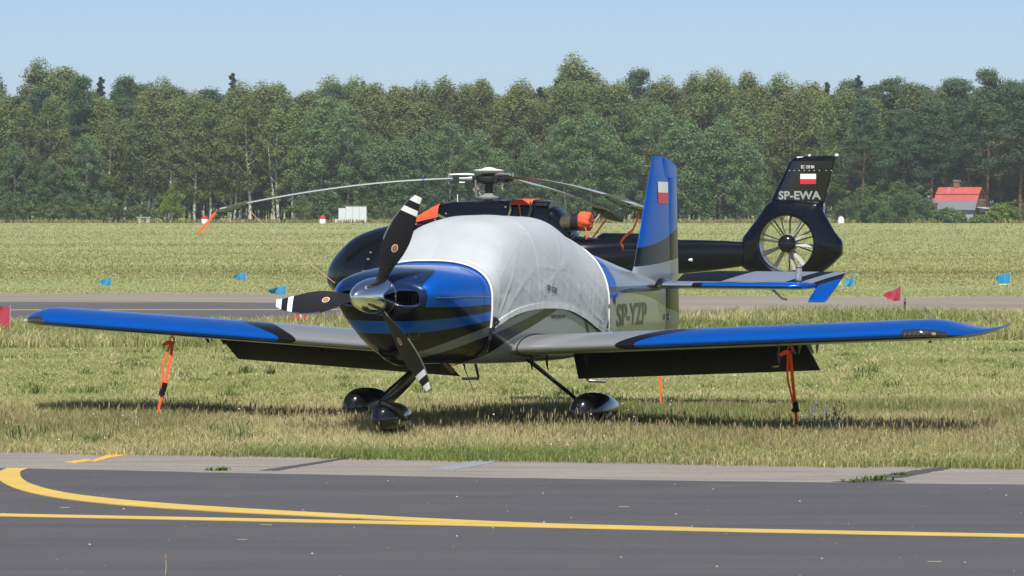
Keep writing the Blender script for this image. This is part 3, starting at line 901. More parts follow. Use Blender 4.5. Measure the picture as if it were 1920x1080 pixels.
# dark arrow-shaped vent ahead of the registration
o = obj('static_vent', [(-2.42, surf_y(-2.42, 1.235) + .004, 1.20), (-2.50, surf_y(-2.5, 1.235) + .004, 1.235), (-2.50, surf_y(-2.5, 1.235) + .016, 1.20), (-2.50, surf_y(-2.5, 1.235) + .004, 1.165)][:0] or
        [(-2.40, surf_y(-2.40, 1.21) + .005, 1.21), (-2.50, surf_y(-2.50, 1.25) + .005, 1.26), (-2.50, surf_y(-2.50, 1.17) + .005, 1.16)], [(0, 1, 2)], M_MATBLK, ac, smooth=False)
# bronze pinstripe climbing under the cover
o = obj('pinstripe', [(x, surf_y(x, z) + .004, z) for x, z in ((-1.50, 1.15), (-1.56, 1.15), (-1.66, 1.03), (-1.75, .88), (-1.68, .88), (-1.60, 1.03))], [(0, 1, 2, 5), (5, 2, 3, 4)], M_OLIVE, ac, smooth=False)
def fin_y(x, z):
    xl = float(np.interp(z, [1.62, 2.0, 2.4, 2.6], [-4.305, -4.462, -4.626, -4.708])); c = (xl - HINGE(z)) * 1.55
    a = min(max((xl - x) / c, 0), 1)
    return float(np.interp(a, [q[0] for q in SY[:15]][::-1], [q[1] for q in SY[:15]][::-1])) * c * .62 + .004
def flag_on(name, x0, x1, z0, z1, fn, parent):
    zm = (z0 + z1) / 2
    for nm, a, b_, mt in (('flag_white_half', zm, z1, M_WHITE), ('flag_red_half', z0, zm, M_RED)):
        v = []; n = 8
        for k in range(n + 1):
            x = x0 + (x1 - x0) * k / n; v += [(x, fn(x, a), a), (x, fn(x, b_), b_)]
        obj(nm, v, [(2 * k, 2 * k + 2, 2 * k + 3, 2 * k + 1) for k in range(n)], mt, parent, smooth=False)
flag_on('flag', -4.80, -5.085, 2.165, 2.385, lambda x, z: fin_y(x, z) + .001, ac)
# ---- landing gear
def pant(name, cx, cy, L, W, Htop, zc, nose=.42, parent=None):
    """teardrop wheel fairing, nose at +x"""
    b = MB(); rr = []
    for i in range(26):
        t = i / 25.0
        s = t ** .5 if False else t
        x = cx + L * (nose - s)
        r = (math.sin(math.pi * s ** .62)) ** .62 if 0 < s < 1 else 0.0
        r = max(r, .03)
        if s > .80: r = max(r, .22 * (1 - s) / .2 + .06)
        rg = []
        for k in range(28):
            a = 2 * math.pi * k / 28; c, q = math.cos(a), math.sin(a)
            z = q * (Htop if q > 0 else (zc - .10))
            rg.append((x, cy + abs(c) ** .9 * math.copysign(W / 2, c) * r, zc + z * (r if q > 0 else r ** .8) + .05 * (s - .4) * (s > .4)))
        rr.append(rg)
    b.loft(rr); return b.build(name, M_BLACK, parent, sharp=60)
def tyre(parent, x, y, r=.178, w=.12):
    b = MB(); n = 30
    b.lathe([(r * .55, -w / 2 * .9), (r * .8, -w / 2), (r * .95, -w / 2 * .85), (r, -w / 4), (r, w / 4), (r * .95, w / 2 * .85), (r * .8, w / 2), (r * .55, w / 2 * .9)], n, 'y')
    o = b.build('tyre', M_RUBBER, parent); o.location = (x, y, r)
    b = MB(); b.lathe([(r * .55, -w * .3), (r * .5, w * .3)], 20, 'y'); h = b.build('rim', M_STEEL, o)
    return o
TR = 2.30; XM = -.60
for sgn in (1, -1):
    p = pant('wheel_fairing', XM, sgn * TR / 2, .94, .30, .18, .222, parent=ac)
    tyre(ac, XM, sgn * TR / 2)
    # leg with streamlined section
    a = Vector((-.52, sgn * .50, .70)); d = Vector((XM + .02, sgn * (TR / 2 - .10), .28))
    b = MB(); rr = []
    for t in np.linspace(0, 1, 6):
        c = a.lerp(d, float(t)); ch = .135 - .03 * t
        rr.append([(c.x - (q[0] - .35) * ch, c.y + q[1] * ch * 1.3 * .75, c.z + q[1] * ch * 1.3 * .75 * sgn * .9) for q in SY])
    b.loft(rr); b.build('gear_leg', M_BLACK, ac, sharp=60)
    b = MB(); b.lathe([(.03, 0), (.028, .015), (.010, .018)], 14, 'y'); o = b.build('axle_cap', M_STEEL, ac); o.location = (XM + .02, sgn * (TR / 2 + .155), .20)
NX = 1.20
p = pant('nose_wheel_fairing', NX, 0, .66, .245, .15, .205, nose=.46, parent=ac)
tyre(ac, NX, 0, .155, .10)
b = MB(); rr = []
a = Vector((.62, 0, .70)); d = Vector((1.42, 0, .355))
for t in np.linspace(0, 1, 10):
    c = a.lerp(d, float(t)) + Vector((0, 0, -.035 * math.sin(math.pi * t))); ch = .13 - .03 * t
    rr.append([(c.x + (q[0] - .35) * -ch * .4, c.y + q[1] * ch * 1.6, c.z + (q[0] - .35) * -ch * .9) for q in SY])
b.loft(rr); b.build('nose_gear_leg', M_BLACK, ac, sharp=60)
b = MB(); b.tube([(1.43, 0, .35), (1.40, .10, .31), (1.30, .125, .25), (1.20, .13, .20)], [.028, .022, .02, .018], 10); b.tube([(1.43, 0, .35), (1.40, -.10, .31), (1.30, -.125, .25), (1.20, -.13, .20)], [.028, .022, .02, .018], 10)
b.build('nose_fork', M_BLACK, ac)
b = MB(); b.lathe([(.016, 0), (.016, .01), (.008, .012)], 14, 'y'); o = b.build('axle_cap', M_STEEL, ac); o.location = (1.20, .135, .185)
# belly antennas and drains
b = MB(); b.tube([(-.62, -.18, .66), (-.66, -.18, .58), (-.86, -.18, .36)], [.024, .008, .003], 8, flat=.5); b.build('whip_antenna', M_BLACK, ac)
for k, (x, y) in enumerate(((-.42, .60), (-.50, .72), (-.75, 1.0))):
    b = MB(); b.tube([(x, y, .73), (x, y, .66), (x - .02, y, .60)], [.013, .012, .006], 8); b.build('drain_tube', M_MATBLK, ac)

# ------------------------------------------------------------------ the fabric cabin cover
cv = empty('cabin_cover', AC_LOC, AC_ROT)
tag(cv, 'pale grey fabric cover drawn over the cabin of the blue propeller aircraft', 'aircraft cover')
m = NT('silver_grey_cover_cloth'); co = m.coord()
w1 = m.noise(co, 3.0, 5, .6); w2 = m.noise(m.mapping(co, (3, 3, 9)), 3.5, 4, .6); wv = m.noise(co, 420, 2, .6)
cx_ = m.mixc(m.mapr(w1, .3, .7, 0, 1), (.325, .35, .372), (.375, .40, .42))
cx_ = m.mixc(m.mapr(m.noise(co, 1.3, 5, .7), .58, .75, 0, .25), cx_, (.30, .32, .335))
hs = m.math('ADD', m.math('MULTIPLY', w2, 1.0), m.math('MULTIPLY', wv, .04))
m.set(color=cx_, rough=.52, spec=.4, sheen=.15); m.bump(hs, .08, .02)
M_COVER = m.mat
HEM = [(-2.24, .905), (-2.05, .93), (-1.85, .985), (-1.69, 1.035), (-1.45, 1.095), (-1.19, 1.149), (-.90, 1.172), (-.59, 1.177), (-.30, 1.165), (-.006, 1.132), (.20, 1.085), (.39, 1.025), (.47, 1.0)]
hx_, hz_ = [h[0] for h in HEM], [h[1] for h in HEM]
def hem_z(x): return float(pchip(hx_, hz_, x))
X0, X1 = .47, -2.235
NXc, NTc = 230, 190
half = {}
def upper_pts(x):
    zb, zt, w, zm, nb, nt = FP(x); h = sec(x, 60)
    P = [p for p in h]; zh = hem_z(x)
    # arc-length resample of the outline from the hem height to the top centre
    pts = [p for p in P if p[1] > zh and p[0] >= 0]
    pts = [(surf_y(x, zh), zh)] + pts
    pts = np.array(pts); return pts
def fold(x, ang, y, z, s):
    """fabric relief in metres"""
    v = Vector((x, y, z))
    d = .010 * mnoise.noise(v * 2.1 + Vector((3, 0, 0)))
    # tension folds fanning up from the two lower corners and the strap
    for (cx, cz, amp, fr) in ((.40, 1.02, .009, 24), (-2.15, .95, .007, 20), (-.95, 1.50, .005, 22)):
        dx, dz = x - cx, z - cz; rr = math.hypot(dx, dz)
        th = math.atan2(dz, dx)
        nz = mnoise.noise(Vector((th * fr * .11, rr * .9, cx * 7 + (5 if y < 0 else 0))))
        rdg = (1 - abs(nz) * 2.2); rdg = max(rdg, 0) ** 3
        env = math.exp(-(rr / .75) ** 2) * min(1, rr / .12)
        d += amp * rdg * env
    side = max(0.0, min(1.0, (1.62 - z) / .35))
    n2 = mnoise.noise(Vector((x * 6.0 + z * 1.6, z * 1.1, 2.0 + (9 if y < 0 else 0))))
    d += side * .005 * max(0, 1 - abs(n2) * 2.6) ** 2
    n3 = mnoise.noise(Vector((x * 3.2 - z * 5.5, z * 2.4 + y * 1.4, 11.)))
    d += (.3 + .7 * side) * .003 * max(0, 1 - abs(n3) * 3.2) ** 2
    n4 = mnoise.noise(Vector((x * 6.0 + z * 7., z * 5.0 - x * 2 + y * 2, 21.)))
    d += .0012 * max(0, 1 - abs(n4) * 3.0) ** 2 * (.15 + .85 * side)
    return d
grid = np.zeros((NXc + 1, NTc + 1, 3))
for i in range(NXc + 1):
    x = X0 + (X1 - X0) * i / NXc
    pts = upper_pts(x)
    full = np.r_[pts, (pts[::-1] * (-1, 1))[1:]]
    d = np.r_[0, np.cumsum(np.hypot(*np.diff(full, axis=0).T))]
    t = np.linspace(0, d[-1], NTc + 1)
    grid[i, :, 0] = x; grid[i, :, 1] = np.interp(t, d, full[:, 0]); grid[i, :, 2] = np.interp(t, d, full[:, 1])
du = np.gradient(grid, axis=0); dv = np.gradient(grid, axis=1)
nrm = np.cross(du, dv); nrm /= np.linalg.norm(nrm, axis=2, keepdims=True) + 1e-12
cen = grid - np.array([0, 0, 1.2]); cen[:, :, 0] = 0
sg = np.sign((nrm * cen).sum(2, keepdims=True)); sg[sg == 0] = 1; nrm *= sg
# a loose cloth smooths over the windscreen base and roof edges
for i in range(NXc + 1):
    for j in range(NTc + 1):
        x, y, z = grid[i, j]
        ed = min(i, NXc - i, 14) / 14.0 * .85 + .15
        ejt = min(j, NTc - j, 14) / 14.0 * .7 + .3
        bulge = .022 * math.exp(-((x - .30) / .22) ** 2) * max(0, min(1, (z - 1.3) / .2)) + .02 * math.exp(-((x + 2.2) / .3) ** 2)
        grid[i, j] += nrm[i, j] * (.012 + (fold(x, 0, y, z, 0) * ed + bulge * ed * (i > 6)) * ejt)
V = grid.reshape(-1, 3); W = NTc + 1
Fc = [(i * W + j, i * W + j + 1, (i + 1) * W + j + 1, (i + 1) * W + j) for i in range(NXc) for j in range(NTc)]
cloth = obj('cloth', V, Fc, M_COVER, cv, sharp=0)
M_HEM = pbr('hem_binding', (.70, .71, .72), .5, var=.06, scale=20)
gp = lambda i, j: Vector(grid[i, j])
b = MB(); b.tube([gp(0, j) + Vector((.006, 0, 0)) for j in range(0, NTc + 1, 2)], .011, 6); b.build('front_hem', M_HEM, cv)
b = MB(); b.tube([gp(NXc, j) - Vector((.004, 0, 0)) for j in range(0, NTc + 1, 2)], .011, 6); b.build('rear_hem', M_HEM, cv)
for js in (0, NTc):
    sgn = 1 if js == 0 else -1
    b = MB(); rows = []
    for i in range(0, NXc + 1, 2):
        p = gp(i, js); q = gp(i, 6 if js == 0 else NTc - 6)
        up = (q - p).normalized()
        wob = .003 * mnoise.noise(Vector((p.x * 16, 0, 4)))
        rows.append([p - up * .022 + Vector((0, sgn * (.002 + wob), 0)), p - up * .022 + Vector((0, sgn * (.007 + wob), 0)), p + up * .030 + Vector((0, sgn * (.010 + wob), 0)), p + up * .030 + Vector((0, sgn * .002, 0))])
    b.loft(rows); b.build('side_hem', M_HEM, cv)
# sewn seams: one hoop over the roof and a yoke seam on the flank
def seam(pts): 
    b = MB(); b.tube(pts, .003, 5); b.build('seam', M_COVER, cv)
def gat(x, j): 
    fi = min(max((X0 - x) / (X0 - X1) * NXc, 0), NXc - 1e-6); fj = min(max(j, 0), NTc - 1e-6); i, k = int(fi), int(fj); a_, b_ = fi - i, fj - k
    return Vector((grid[i, k] * (1 - a_) + grid[i + 1, k] * a_) * (1 - b_) + (grid[i, k + 1] * (1 - a_) + grid[i + 1, k + 1] * a_) * b_)
seam([gat(-.50, j) + Vector((0, 0, .002)) for j in range(4, NTc - 3, 3)])
seam([gat(.30 - .035 * k, 34 + .8 * k) for k in range(0, 22)])
def gsurf(x, z):
    fi = (X0 - x) / (X0 - X1) * NXc; i = int(fi); col_ = grid[i] * (1 - fi + i) + grid[i + 1] * (fi - i)
    h_ = col_[:NTc // 2]; return Vector((x, float(np.interp(z, h_[:, 2], h_[:, 1])), z))
letters('cover_lettering', 'SP-YZP', lambda a, b: (lambda p: (p.x, p.y + .006, p.z))(gsurf(-.66 - .23 * a, 1.322 + .052 * b - .035 * a)), M_MATBLK, cv, .02)
# corner straps under the belly with buckles
def strap_path(x, drop=0.0):
    zb = FP(x)[0]; pts = []
    for z in np.linspace(1.02, zb + .02, 16): pts.append((x, surf_y(x, float(z)) + .010, float(z)))
    pts += [(x, y, zb - .006) for y in np.linspace(surf_y(x, zb + .01), -surf_y(x, zb + .01), 8)]
    for z in np.linspace(zb + .02, 1.02, 16): pts.append((x, -surf_y(x, float(z)) - .010, float(z)))
    return pts
b = MB(); b.tube(strap_path(.45), .013, 6, flat=.35); b.build('belly_strap', M_RUBBER, cv)
for sgn in (1, -1):
    b = MB(); b.box((.45, sgn * (surf_y(.45, .98) + .018), .985), (.055, .022, .045)); b.box((.45, sgn * (surf_y(.45, .91) + .016), .915), (.04, .018, .05)); b.tube([(.44, sgn * (surf_y(.44, .88) + .018), .90), (.425, sgn * (surf_y(.42, .8) + .03), .80), (.43, sgn * (surf_y(.42, .8) + .03), .78)], .006, 6)
    b.build('buckle', M_RUBBER, cv, smooth=False)
    obj('corner_patch', [(.47, sgn * (surf_y(.47, 1.10) + .022), 1.10), (.46, sgn * (surf_y(.46, .99) + .024), .99), (.35, sgn * (surf_y(.35, 1.035) + .026), 1.045), (.40, sgn * (surf_y(.4, 1.07) + .026), 1.085)], [(0, 1, 2, 3)], M_RUBBER, cv, smooth=False)
    obj('corner_patch', [(-2.235, sgn * (surf_y(-2.23, 1.04) + .02), 1.04), (-2.235, sgn * (surf_y(-2.23, .91) + .02), .905), (-2.13, sgn * (surf_y(-2.1, .93) + .026), .925)], [(0, 1, 2)], M_RUBBER, cv, smooth=False)
    b = MB(); b.box((-2.245, sgn * (surf_y(-2.24, 1.15) + .02), 1.155), (.035, .014, .035)); b.build('buckle', M_STEEL, cv, smooth=False)
b = MB(); b.tube(strap_path(-2.24)[2:-2], .012, 6, flat=.35); b.build('belly_strap', M_RUBBER, cv)

# ------------------------------------------------------------------ tie-down straps and the can
def ac_world(x, y, z):
    return Matrix.Translation(AC_LOC) @ (Matrix.Rotation(AC_ROT[2], 4, 'Z') @ Matrix.Rotation(AC_ROT[1], 4, 'Y')) @ Vector((x, y, z))
M_RATCHET = pbr('ratchet_black', (.010, .010, .011), .45, .3, .2, var=.2)
def ribbon(path, w, side=Vector((1, 0, 0)), th=.003):
    b = MB(); rows = []
    for i, p in enumerate(path):
        p = Vector(p); t = (Vector(path[min(i + 1, len(path) - 1)]) - Vector(path[max(i - 1, 0)])).normalized()
        s = (side - t * side.dot(t)).normalized(); n = t.cross(s); ww = w[i] if isinstance(w, (list, tuple)) else w
        rows.append([p - s * ww / 2 - n * th, p + s * ww / 2 - n * th, p + s * ww / 2 + n * th, p - s * ww / 2 + n * th])
    b.loft(rows); return b
def tie_strap(top, foot, label, loop=True, buck=.62, slack=Vector((0, 0, 0))):
    base = Vector(foot); o = empty('tie_down_strap', base); tag(o, label, 'strap', 'orange straps holding the aircraft down')
    T = Vector(top) - base; B = Vector((0, 0, 0)); bp = T.lerp(B, buck)
    if loop:
        ribbon([T, T.lerp(bp, .3) + slack, T.lerp(bp, .7) + slack, bp], [.028, .030, .028, .025]).build('webbing', M_ORANGE, o)
        ribbon([T + Vector((-.02, -.01, -.02)), T.lerp(bp, .5) + Vector((-.045, -.01, 0)), bp + Vector((-.01, -.01, 0))], .018).build('webbing', M_ORANGE, o)
        ribbon([T + Vector((.0, -.005, -.01)), T + Vector((-.04, -.015, -.005)), T + Vector((-.085, -.02, -.03)), T + Vector((-.07, -.02, -.06))], [.03, .04, .035, .01], Vector((.3, 0, 1))).build('loose_end', M_ORANGE, o)
    else:
        ribbon([T, bp], .03).build('webbing', M_ORANGE, o)
    ribbon([bp, bp.lerp(B, .5), B - Vector((0, 0, .03))], [.026, .020, .016]).build('lower_webbing', M_ORANGE, o)
    d = (B - T).normalized(); rot = d.to_track_quat('-Z', 'Y').to_matrix()
    b = MB(); b.box(bp, (.036, .04, .12), rot); b.box(bp + rot @ Vector((.012, -.02, .02)), (.04, .03, .08), rot); b.tube([bp + rot @ Vector((-.035, 0, -.05)), bp + rot @ Vector((.035, 0, -.05))], .014, 8)
    b.build('ratchet', M_RATCHET, o, smooth=False)
    b = MB(); b.tube([T + Vector((0, 0, .03)), T + Vector((.018, 0, .012)), T + Vector((.012, 0, -.016)), T + Vector((-.008, 0, -.02)), T + Vector((-.014, 0, -.002))], .006, 6); b.build('hook', M_RATCHET, o)
    return o
zr = ZW + DIH * (3.22 - .64) - .115
w_l = ac_world(-.16, 3.20, zr); w_r = ac_world(-.16, -3.00, zr - .01); w_t = ac_world(-4.88, 0, .80)
tie_strap(w_l, (2.56, 33.5, 0), 'orange ratchet strap under the wing with the pitot tube, blue flowers at its foot')
s2 = tie_strap(w_r, (-3.36, 35.25, 0), 'orange strap under the wing on the propeller blade side, leaning into tall grass', slack=Vector((.015, 0, 0)), buck=.55)
tie_strap(w_t, (1.53, 38.35, 0), 'short thin orange strap hanging below the tail behind the black flap', loop=False, buck=.36)

can_p = ac_world(-5.06, 1.47, 1.372)
can = empty('drink_can', can_p); tag(can, 'tall slim silver drink can standing on the blue and grey tailplane', 'can')
m = NT('can_print'); x, y, z = m.xyz()
cc = m.mixc(m.AND(m.gt(z, .135), m.lt(z, .150)), (.50, .54, .60), (.50, .05, .08)); cc = m.mixc(m.AND(m.lt(z, .075), m.gt(z, .02), m.lt(x, -.005)), cc, (.75, .78, .82))
cc = m.mixc(m.mapr(m.noise(m.coord(), 60, 3), .56, .6, 0, .5), cc, (.10, .14, .26)); m.set(color=cc, metal=.7, rough=.28)
b = MB(); b.lathe([(.024, 0), (.031, .006), (.0325, .012), (.0325, .150), (.031, .156), (.0265, .166), (.027, .169)], 28); b.build('can_body', m.mat, can)
b = MB(); b.lathe([(.0262, .1665), (.024, .164), (.001, .164)], 28); b.box((.006, 0, .166), (.02, .012, .002)); b.build('can_lid', M_STEEL, can)
# ------------------------------------------------------------------ the dark helicopter behind
HB = R(18); HZ = -0.4
H_LOC = (-.455, 74.5, HZ); H_ROT = (0, 0, math.pi - HB)
heli = empty('helicopter', H_LOC, H_ROT)
tag(heli, 'black helicopter with ducted tail rotor parked behind the blue aircraft', 'helicopter')
HNAVY = (.0020, .0030, .0065)
M_HELI = pbr('black_helicopter_paint', HNAVY, .22, 0, .55, var=.2, scale=1.5, spec=.1)
M_HGLASS = pbr('dark_cabin_glass', (.003, .0035, .004), .04, 0, .35, spec=.4, var=.2, scale=2)
M_HGREY = pbr('rotor_head_grey', (.30, .31, .32), .45, .4, 0, var=.15, scale=14)
M_HDARK = pbr('rotor_head_dark', (.035, .04, .045), .5, .5, 0, var=.25, scale=20)
M_BLADE = pbr('rotor_blade_grey', (.32, .34, .36), .38, .1, .3, var=.06)
M_BLADEU = pbr('rotor_blade_grass_bounce', (.17, .15, .07), .5, .1, .2, var=.1)  # underside: olive light bounced up from the grass is put into the colour
M_VANE = pbr('fan_vane_grey', (.50, .50, .48), .4, .2, .2, var=.1)
M_CANVASO = pbr('orange_canvas', (.60, .085, .03), .8, var=.15, scale=9, bump=.9, bscale=18)
M_CANVASG = pbr('olive_canvas', (.050, .060, .036), .85, var=.2, scale=12, bump=.9, bscale=22)
HS = np.array([  # s, zb, zt, w, zm, nb, nt   (heights above the local ground)
(-5.30,1.31,1.77,.12,1.54,3,3),(-4.5,1.20,1.805,.19,1.55,3,3.2),(-3.4,1.09,1.82,.28,1.52,3,3.2),(-2.6,.98,1.835,.38,1.45,2.8,3),(-2.0,.85,1.86,.52,1.35,2.6,2.6),
(-1.5,.64,2.00,.78,1.25,2.6,2.4),(-1.0,.50,2.14,.95,1.2,2.8,2.4),(0,.47,2.21,1.02,1.15,3,2.5),(1.0,.47,2.20,1.03,1.12,3,2.5),(1.7,.48,2.14,1.02,1.1,2.8,2.5),
(2.2,.52,2.055,.97,1.08,2.6,2.4),(2.7,.57,1.89,.85,1.05,2.4,2.3),(3.05,.65,1.63,.64,1.05,2.2,2.2),(3.25,.75,1.40,.44,1.06,2.1,2.1),(3.36,.88,1.22,.24,1.06,2,2),(3.40,1.0,1.12,.08,1.06,2,2)])
def HP(s): return [float(pchip(HS[:, 0], HS[:, i], s)) for i in range(1, 7)]
def hsec(s, n=16, grow=0.0):
    zb, zt, w, zm, nb, nt = HP(s); zb -= grow; zt += grow; w += grow; p = []
    for i in range(n + 1):
        a = math.pi / 2 * i / n; p.append((w * math.sin(a) ** (2 / nb), zm - (zm - zb) * math.cos(a) ** (2 / nb)))
    for i in range(1, n + 1):
        a = math.pi / 2 * i / n; p.append((w * max(math.cos(a), 0) ** (2 / nt), zm + (zt - zm) * math.sin(a) ** (2 / nt)))
    return p
def hy(s, z, grow=0.0):
    zb, zt, w, zm, nb, nt = HP(s)
    t = min(max((z - zm) / (zt - zm) if z >= zm else (zm - z) / (zm - zb), 0), 1); n = nt if z >= zm else nb
    return w * (1 - t ** n) ** (1 / n) + grow
rr = []
for s in np.r_[np.linspace(-5.30, -2.6, 10), np.linspace(-2.4, 2.6, 30), np.linspace(2.7, 3.40, 16)]:
    h = hsec(float(s)); rr.append([(float(s), y, z) for y, z in h] + [(float(s), -y, z) for y, z in h[-2:0:-1]])
b = MB(); b.loft(rr); b.build('fuselage', M_HELI, heli, sharp=50)
# cabin glazing: panes that stand proud of the shell by a few millimetres
def pane(name, outline, sgn, mat=M_HGLASS, grow=.006, n=9):
    """outline: lower and upper (s, z) polylines"""
    lo, hi = outline; lo = np.array(lo); hi = np.array(hi); v = []; f = []
    for i in range(n + 1):
        t = i / n
        a = np.array([np.interp(t, np.linspace(0, 1, len(lo)), lo[:, k]) for k in (0, 1)]); c = np.array([np.interp(t, np.linspace(0, 1, len(hi)), hi[:, k]) for k in (0, 1)])
        for j in range(n + 1):
            q = a + (c - a) * j / n; v.append((q[0], sgn * hy(float(q[0]), float(q[1]), grow), q[1]))
    for i in range(n):
        for j in range(n): f.append((i * (n + 1) + j, (i + 1) * (n + 1) + j, (i + 1) * (n + 1) + j + 1, i * (n + 1) + j + 1))
    return obj(name, v, f, mat, heli, sharp=0)
for sgn in (1, -1):
    pane('windscreen', ([(2.36, .95), (2.9, .98), (3.25, 1.06)], [(2.03, 1.98), (2.55, 1.86), (3.10, 1.45)]), sgn)
    pane('door_window', ([(1.15, 1.02), (2.22, 1.00)], [(1.15, 1.92), (1.92, 1.90)]), sgn)
    pane('rear_window', ([(-.1, 1.05), (1.05, 1.03)], [(-.1, 1.92), (1.05, 1.93)]), sgn)
    b = MB(); b.tube([(s, sgn * hy(s, z, .008), z) for s, z in ((2.42, .60), (2.36, .85), (2.29, 1.05), (2.13, 1.55), (1.97, 1.98), (1.90, 2.05))], .022, 6); b.build('door_pillar', M_HELI, heli)
    b = MB(); b.tube([(s, sgn * hy(s, .93, .006), .93) for s in (-.1, 1.1, 2.34)], .012, 6); b.build('door_sill_line', M_HDARK, heli)
    for z in (1.18, 1.42, 1.55):
        b = MB(); b.box((2.24 - (z - 1.05) * .33 + .09, sgn * hy(2.2, z, .012), z), (.05, .015, .03)); b.build('door_hinge', M_HGREY, heli)
# engine cowling on the roof
CS = np.array([(1.62, 2.04, 2.17, .30), (1.35, 2.0, 2.30, .40), (1.05, 2.0, 2.46, .48), (.85, 2.0, 2.535, .52), (.6, 2.0, 2.565, .54), (-.3, 1.95, 2.585, .54), (-.62, 1.95, 2.592, .53), (-1.02, 1.9, 2.60, .50), (-1.04, 1.9, 2.575, .47), (-1.38, 1.85, 2.57, .46)])
def cring(s, grow=0.0, top=False):
    zb, zt, w = [float(np.interp(s, CS[::-1, 0], CS[::-1, i])) for i in (1, 2, 3)]; zt += grow; w += grow; p = []
    for k in range(33):
        a = math.pi * k / 32; c, q = math.cos(a), math.sin(a)
        p.append((s, abs(c) ** .38 * math.copysign(w, c), zb + (zt - zb) * q ** .42))
    return p
b = MB(); b.loft([cring(float(s)) for s in (1.62, 1.5, 1.35, 1.2, 1.05, .95, .85, .72, .6, .3, 0, -.3, -.62, -1.02, -1.04, -1.38)]); cow = b.build('engine_cowling', M_HELI, heli, sharp=50)
for s, z in ((.95, 2.2), (-.52, 2.25), (-.52, 2.45), (.72, 2.32)):
    b = MB(); b.lathe([(.02, 0), (.018, .008), (.004, .01)], 12, 'y'); o = b.build('fastener', M_HGREY, cow); o.location = (s, .54, z)
b = MB(); b.box((-1.24, .455, 2.50), (.24, .02, .06)); b.build('cowling_vent', M_HDARK, cow, smooth=False)
for k in range(3):
    b = MB(); b.lathe([(.022, 0), (.022, .012), (.014, .012)], 12, 'y'); o = b.build('vent_port', M_DARK, cow); o.location = (-1.16 - .1 * k, .465, 2.50)
# curved shroud sweeping down to the exhaust
b = MB(); rr = []
for t in np.linspace(0, 1, 9):
    s = -1.36 - .42 * t ** .8; zt = 2.47 - .52 * t ** 1.25; w = .42 - .12 * t
    rr.append([(s, abs(math.cos(a)) ** .5 * math.copysign(w, math.cos(a)), 1.80 + (zt - 1.80) * math.sin(a) ** .5) for a in np.linspace(0, math.pi, 25)])
b.loft(rr); b.build('exhaust_shroud', M_HELI, heli)
ex = MB(); ex.tube([(-1.50, .18, 2.09), (-1.62, .19, 2.11), (-1.78, .20, 2.145), (-2.02, .21, 2.168)], [.155, .165, .172, .172], 24)
M_EXH = NT('heat_tinted_exhaust'); co = M_EXH.coord(); X_ = M_EXH.xyz()[0]
cE = M_EXH.mixc(M_EXH.mapr(M_EXH.noise(co, 9, 4), .3, .7, 0, 1), (.16, .13, .105), (.24, .19, .15)); cE = M_EXH.mixc(M_EXH.lt(X_, -1.79), cE, (.060, .048, .058))
M_EXH.set(color=cE, metal=.85, rough=.38)
ex.build('exhaust_pipe', M_EXH.mat, heli, sharp=60)
b = MB(); b.tube([(-1.50, .2, 1.98), (-1.66, .2, 1.93), (-1.75, .2, 1.88)], .05, 10); b.build('exhaust_bracket', M_HDARK, heli)
# roof rail and beacon
b = MB(); b.box((1.42, .66, 2.115), (.22, .10, .035)); b.build('roof_light', M_WHITE, heli)
b = MB(); b.tube([(.58, .25, 2.5), (.575, .25, 2.70)], .010, 6); b.build('antenna_rod', M_WHITE, heli)
# tailboom spine and light
b = MB(); b.tube([(-2.25, 0, 1.84), (-2.36, 0, 1.84), (-3.45, 0, 1.83), (-3.6, 0, 1.80)], [.04, .10, .10, .03], 10); b.build('drive_shaft_cover', M_HELI, heli)
b = MB(); b.box((-2.95, .335, 1.60), (1.1, .012, .02)); b.build('boom_panel_line', M_HDARK, heli)
b = MB(); b.lathe([(.03, 0), (.028, .05), (.01, .08)], 12, 'x'); o = b.build('position_light', M_WHITE, heli); o.location = (-4.25, .25, 1.42)
for sgn in (1, -1):
    b = MB(); b.loft([[( -3.25 - a * .5, sgn * y, 1.30 + h * .5) for a, h in SY] for y in (.2, .8, 1.38)]); b.build('tailplane', M_HELI, heli, sharp=60)
# fenestron: shroud ring whose outline runs up into the fin
DC = (-6.103, 1.742)
OUT = [(-5.19, 1.84), (-5.45, 2.17), (-5.68, 2.50), (-5.84, 2.60), (-6.3, 2.60), (-6.77, 2.55), (-6.80, 2.36), (-7.02, 1.97), (-7.18, 1.78), (-7.18, 1.54), (-6.97, 1.33), (-6.70, 1.12), (-6.35, 1.045), (-5.85, 1.05), (-5.45, 1.12), (-5.19, 1.28)]
def rout(th):
    d = (math.cos(th), math.sin(th)); best = .8
    n = len(OUT)
    for i in range(n):
        x1, y1 = OUT[i][0] - DC[0], OUT[i][1] - DC[1]; x2, y2 = OUT[(i + 1) % n][0] - DC[0], OUT[(i + 1) % n][1] - DC[1]
        den = d[0] * (y2 - y1) - d[1] * (x2 - x1)
        if abs(den) < 1e-9: continue
        t = (x1 * (y2 - y1) - y1 * (x2 - x1)) / den; u = (x1 * d[1] - y1 * d[0]) / den
        if t > 0 and -1e-6 <= u <= 1 + 1e-6: best = t
    return best
rr = []
for k in range(97):
    th = 2 * math.pi * k / 96; ro = rout(th); ri = .535; ce, se = math.cos(th), math.sin(th)
    prof = [(ri, 0), (ri, .17), (ri + .012, .205), (ri + .05, .225), (ri + .10, .215), (max(ri + .13, ro - .10), .17), (max(ri + .14, ro - .03), .115), (max(ri + .15, ro), .05)]
    prof = prof + [(r, -y) for r, y in prof[:0:-1]]
    rr.append([(DC[0] + r * ce, y, DC[1] + r * se) for r, y in prof])
b = MB(); b.loft(rr, cap=False); b.build('fan_shroud', M_HELI, heli, sharp=38)
